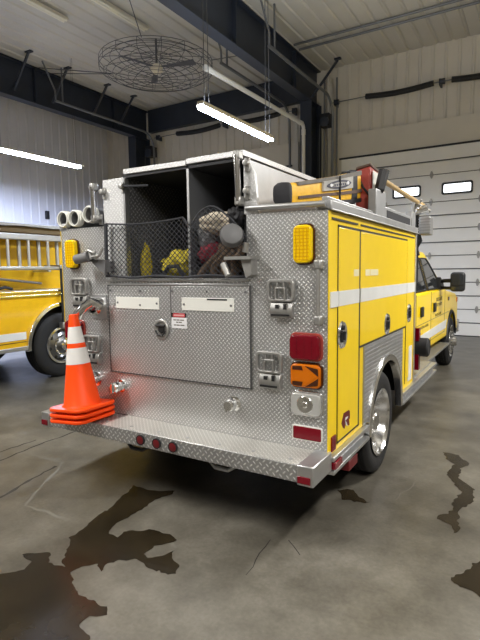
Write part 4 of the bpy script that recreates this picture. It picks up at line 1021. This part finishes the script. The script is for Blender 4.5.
nbox('step_ledge', EX-.31, EX-.005, -1.2, 5.4, 1.385, 1.405, 'aluminium_dull')
m = MB()
m.cyl((EX+.06, 2.44, .80), (EX+.06, 2.44, 1.76), .02, 10); hr = obj('grab_rail', m, 'black', N)
for q_ in ((EX-.01, .78, .88), (EX-.31, 1.72, 1.78)):
    m = MB(); m.box(q_[0], EX+.085, 2.41, 2.47, q_[1], q_[2]); obj('rail_stanchion', m, 'cast_metal', hr, bevel=.01)
wheel(EX-.03, 6.0, 1, r=.51, w_=.28, kind='front', parent=N, rim_r=.285, rim='chrome'); wheel(EX-2.37, 6.0, -1, r=.51, w_=.28, kind='front', parent=N, rim_r=.285, rim='chrome')
# tarp over its hose bed
m = MB(); ny_ = 40; nx_ = 14; vs = []
from mathutils import noise as mn
for j in range(ny_+1):
    for i in range(nx_+1):
        x = EX-2.34+2.34*i/nx_; y = -1.15+6.4*j/ny_; e = min(i, nx_-i)/nx_
        z = 2.38+.05*min(1, e*6)+.022*mn.noise(Vector((x*2.3, y*3, 0)))+.012*mn.noise(Vector((x*7, y*8, 3)))
        vs.append((x, y, z if 0 < i < nx_ else z-.03))
fs = [(j*(nx_+1)+i, j*(nx_+1)+i+1, (j+1)*(nx_+1)+i+1, (j+1)*(nx_+1)+i) for j in range(ny_) for i in range(nx_)]
m.mesh(vs, fs); to = obj('hose_cover', m, 'tarp', ang=70); sm = to.modifiers.new('thick', 'SOLIDIFY'); sm.thickness = .02; sm.offset = -1
tag(to, 'grey tarp cover laid over the hose bed of the older engine', 'cover')
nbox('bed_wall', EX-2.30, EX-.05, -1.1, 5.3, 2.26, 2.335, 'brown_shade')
# ground ladder on its side
t = thing('ladder', 'aluminium ground ladder hung on the side of the older engine', 'ladder', (EX, 1.5, 1.7))
ya, yb = -.9, 2.62
for xx, zz, h_ in ((EX+.03, 2.135, .09), (EX+.03, 1.70, .055), (EX-.05, 2.145, .07), (EX-.05, 1.70, .05)):
    m = MB(); m.box(xx-.02, xx+.02, ya, yb if xx > EX else yb-.02, zz, zz+h_); m.box(xx+.02, xx+.03, ya, yb, zz+.008, zz+h_-.008) if xx > EX else None; obj('rail', m, 'aluminium', t, bevel=.006)
y = -.75; k_ = 0
while y < 2.6:
    for dx, dy, r, mt in ((EX+.03, 0, .022, 'aluminium'), (EX-.05, -.10, .028, 'aluminium_dull')):
        m = MB(); m.cyl((dx, y+dy, 1.73), (dx, y+dy, 2.16), r, 10); obj('rung', m, mt, t)
    y += .332
for yy in (1.0, 2.2):
    m = MB(); m.box(EX-.31, EX+.07, yy, yy+.05, 1.67, 1.70); obj('ladder_hook', m, 'aluminium', N, bevel=.004)
# tool lying on the ledge below the ladder
t = thing('pry_bar', 'dark pry bar lying on the ledge below the ladder', 'tool', (EX-.05, 1.7, 1.45))
m = MB(); m.tube([(EX-.06, 1.35, 1.60), (EX-.055, 1.5, 1.575), (EX-.05, 2.15, 1.50)], .018, 8); obj('shaft', m, 'bag_grey', t)
m = MB(); m.prism([(1.18, 1.405), (1.42, 1.405), (1.44, 1.50), (1.36, 1.64), (1.28, 1.64), (1.2, 1.5)], 0, EX-.095, EX-.03); obj('head', m, 'black', t, bevel=.01)
m = MB(); m.tube([(EX-.05, 1.45, 1.44), (EX-.05, 1.55, 1.46), (EX-.05, 1.66, 1.43)], .022, 8); obj('strap', m, 'bag_black', t)

# small dark sensor box on the left wall above the engine
p = at(47.5, 215, 0, X0+.05)
m = MB(); m.box(X0+.0, X0+.08, p.y-.06, p.y+.06, p.z-.13, p.z+.13); tag(obj('switch_box', m, 'black', bevel=.01), 'small black switch box on the lit left wall', 'switch box')

# ------------------------------------------------------------------ render look
wd = bpy.data.worlds.new('world'); S.world = wd; wd.use_nodes = True
wd.node_tree.nodes['Background'].inputs[0].default_value = (.5, .55, .6, 1); wd.node_tree.nodes['Background'].inputs[1].default_value = .05
vs_ = S.view_settings; S.display_settings.display_device = 'sRGB'; vs_.view_transform = 'Standard'; vs_.look = 'None'; vs_.gamma = 1; vs_.exposure = 0.0; vs_.use_curve_mapping = False
S.cycles.use_denoising = True
try: S.cycles.denoiser = 'OPENIMAGEDENOISE'
except Exception: pass
S.cycles.max_bounces = 8; S.cycles.diffuse_bounces = 4; S.cycles.glossy_bounces = 4
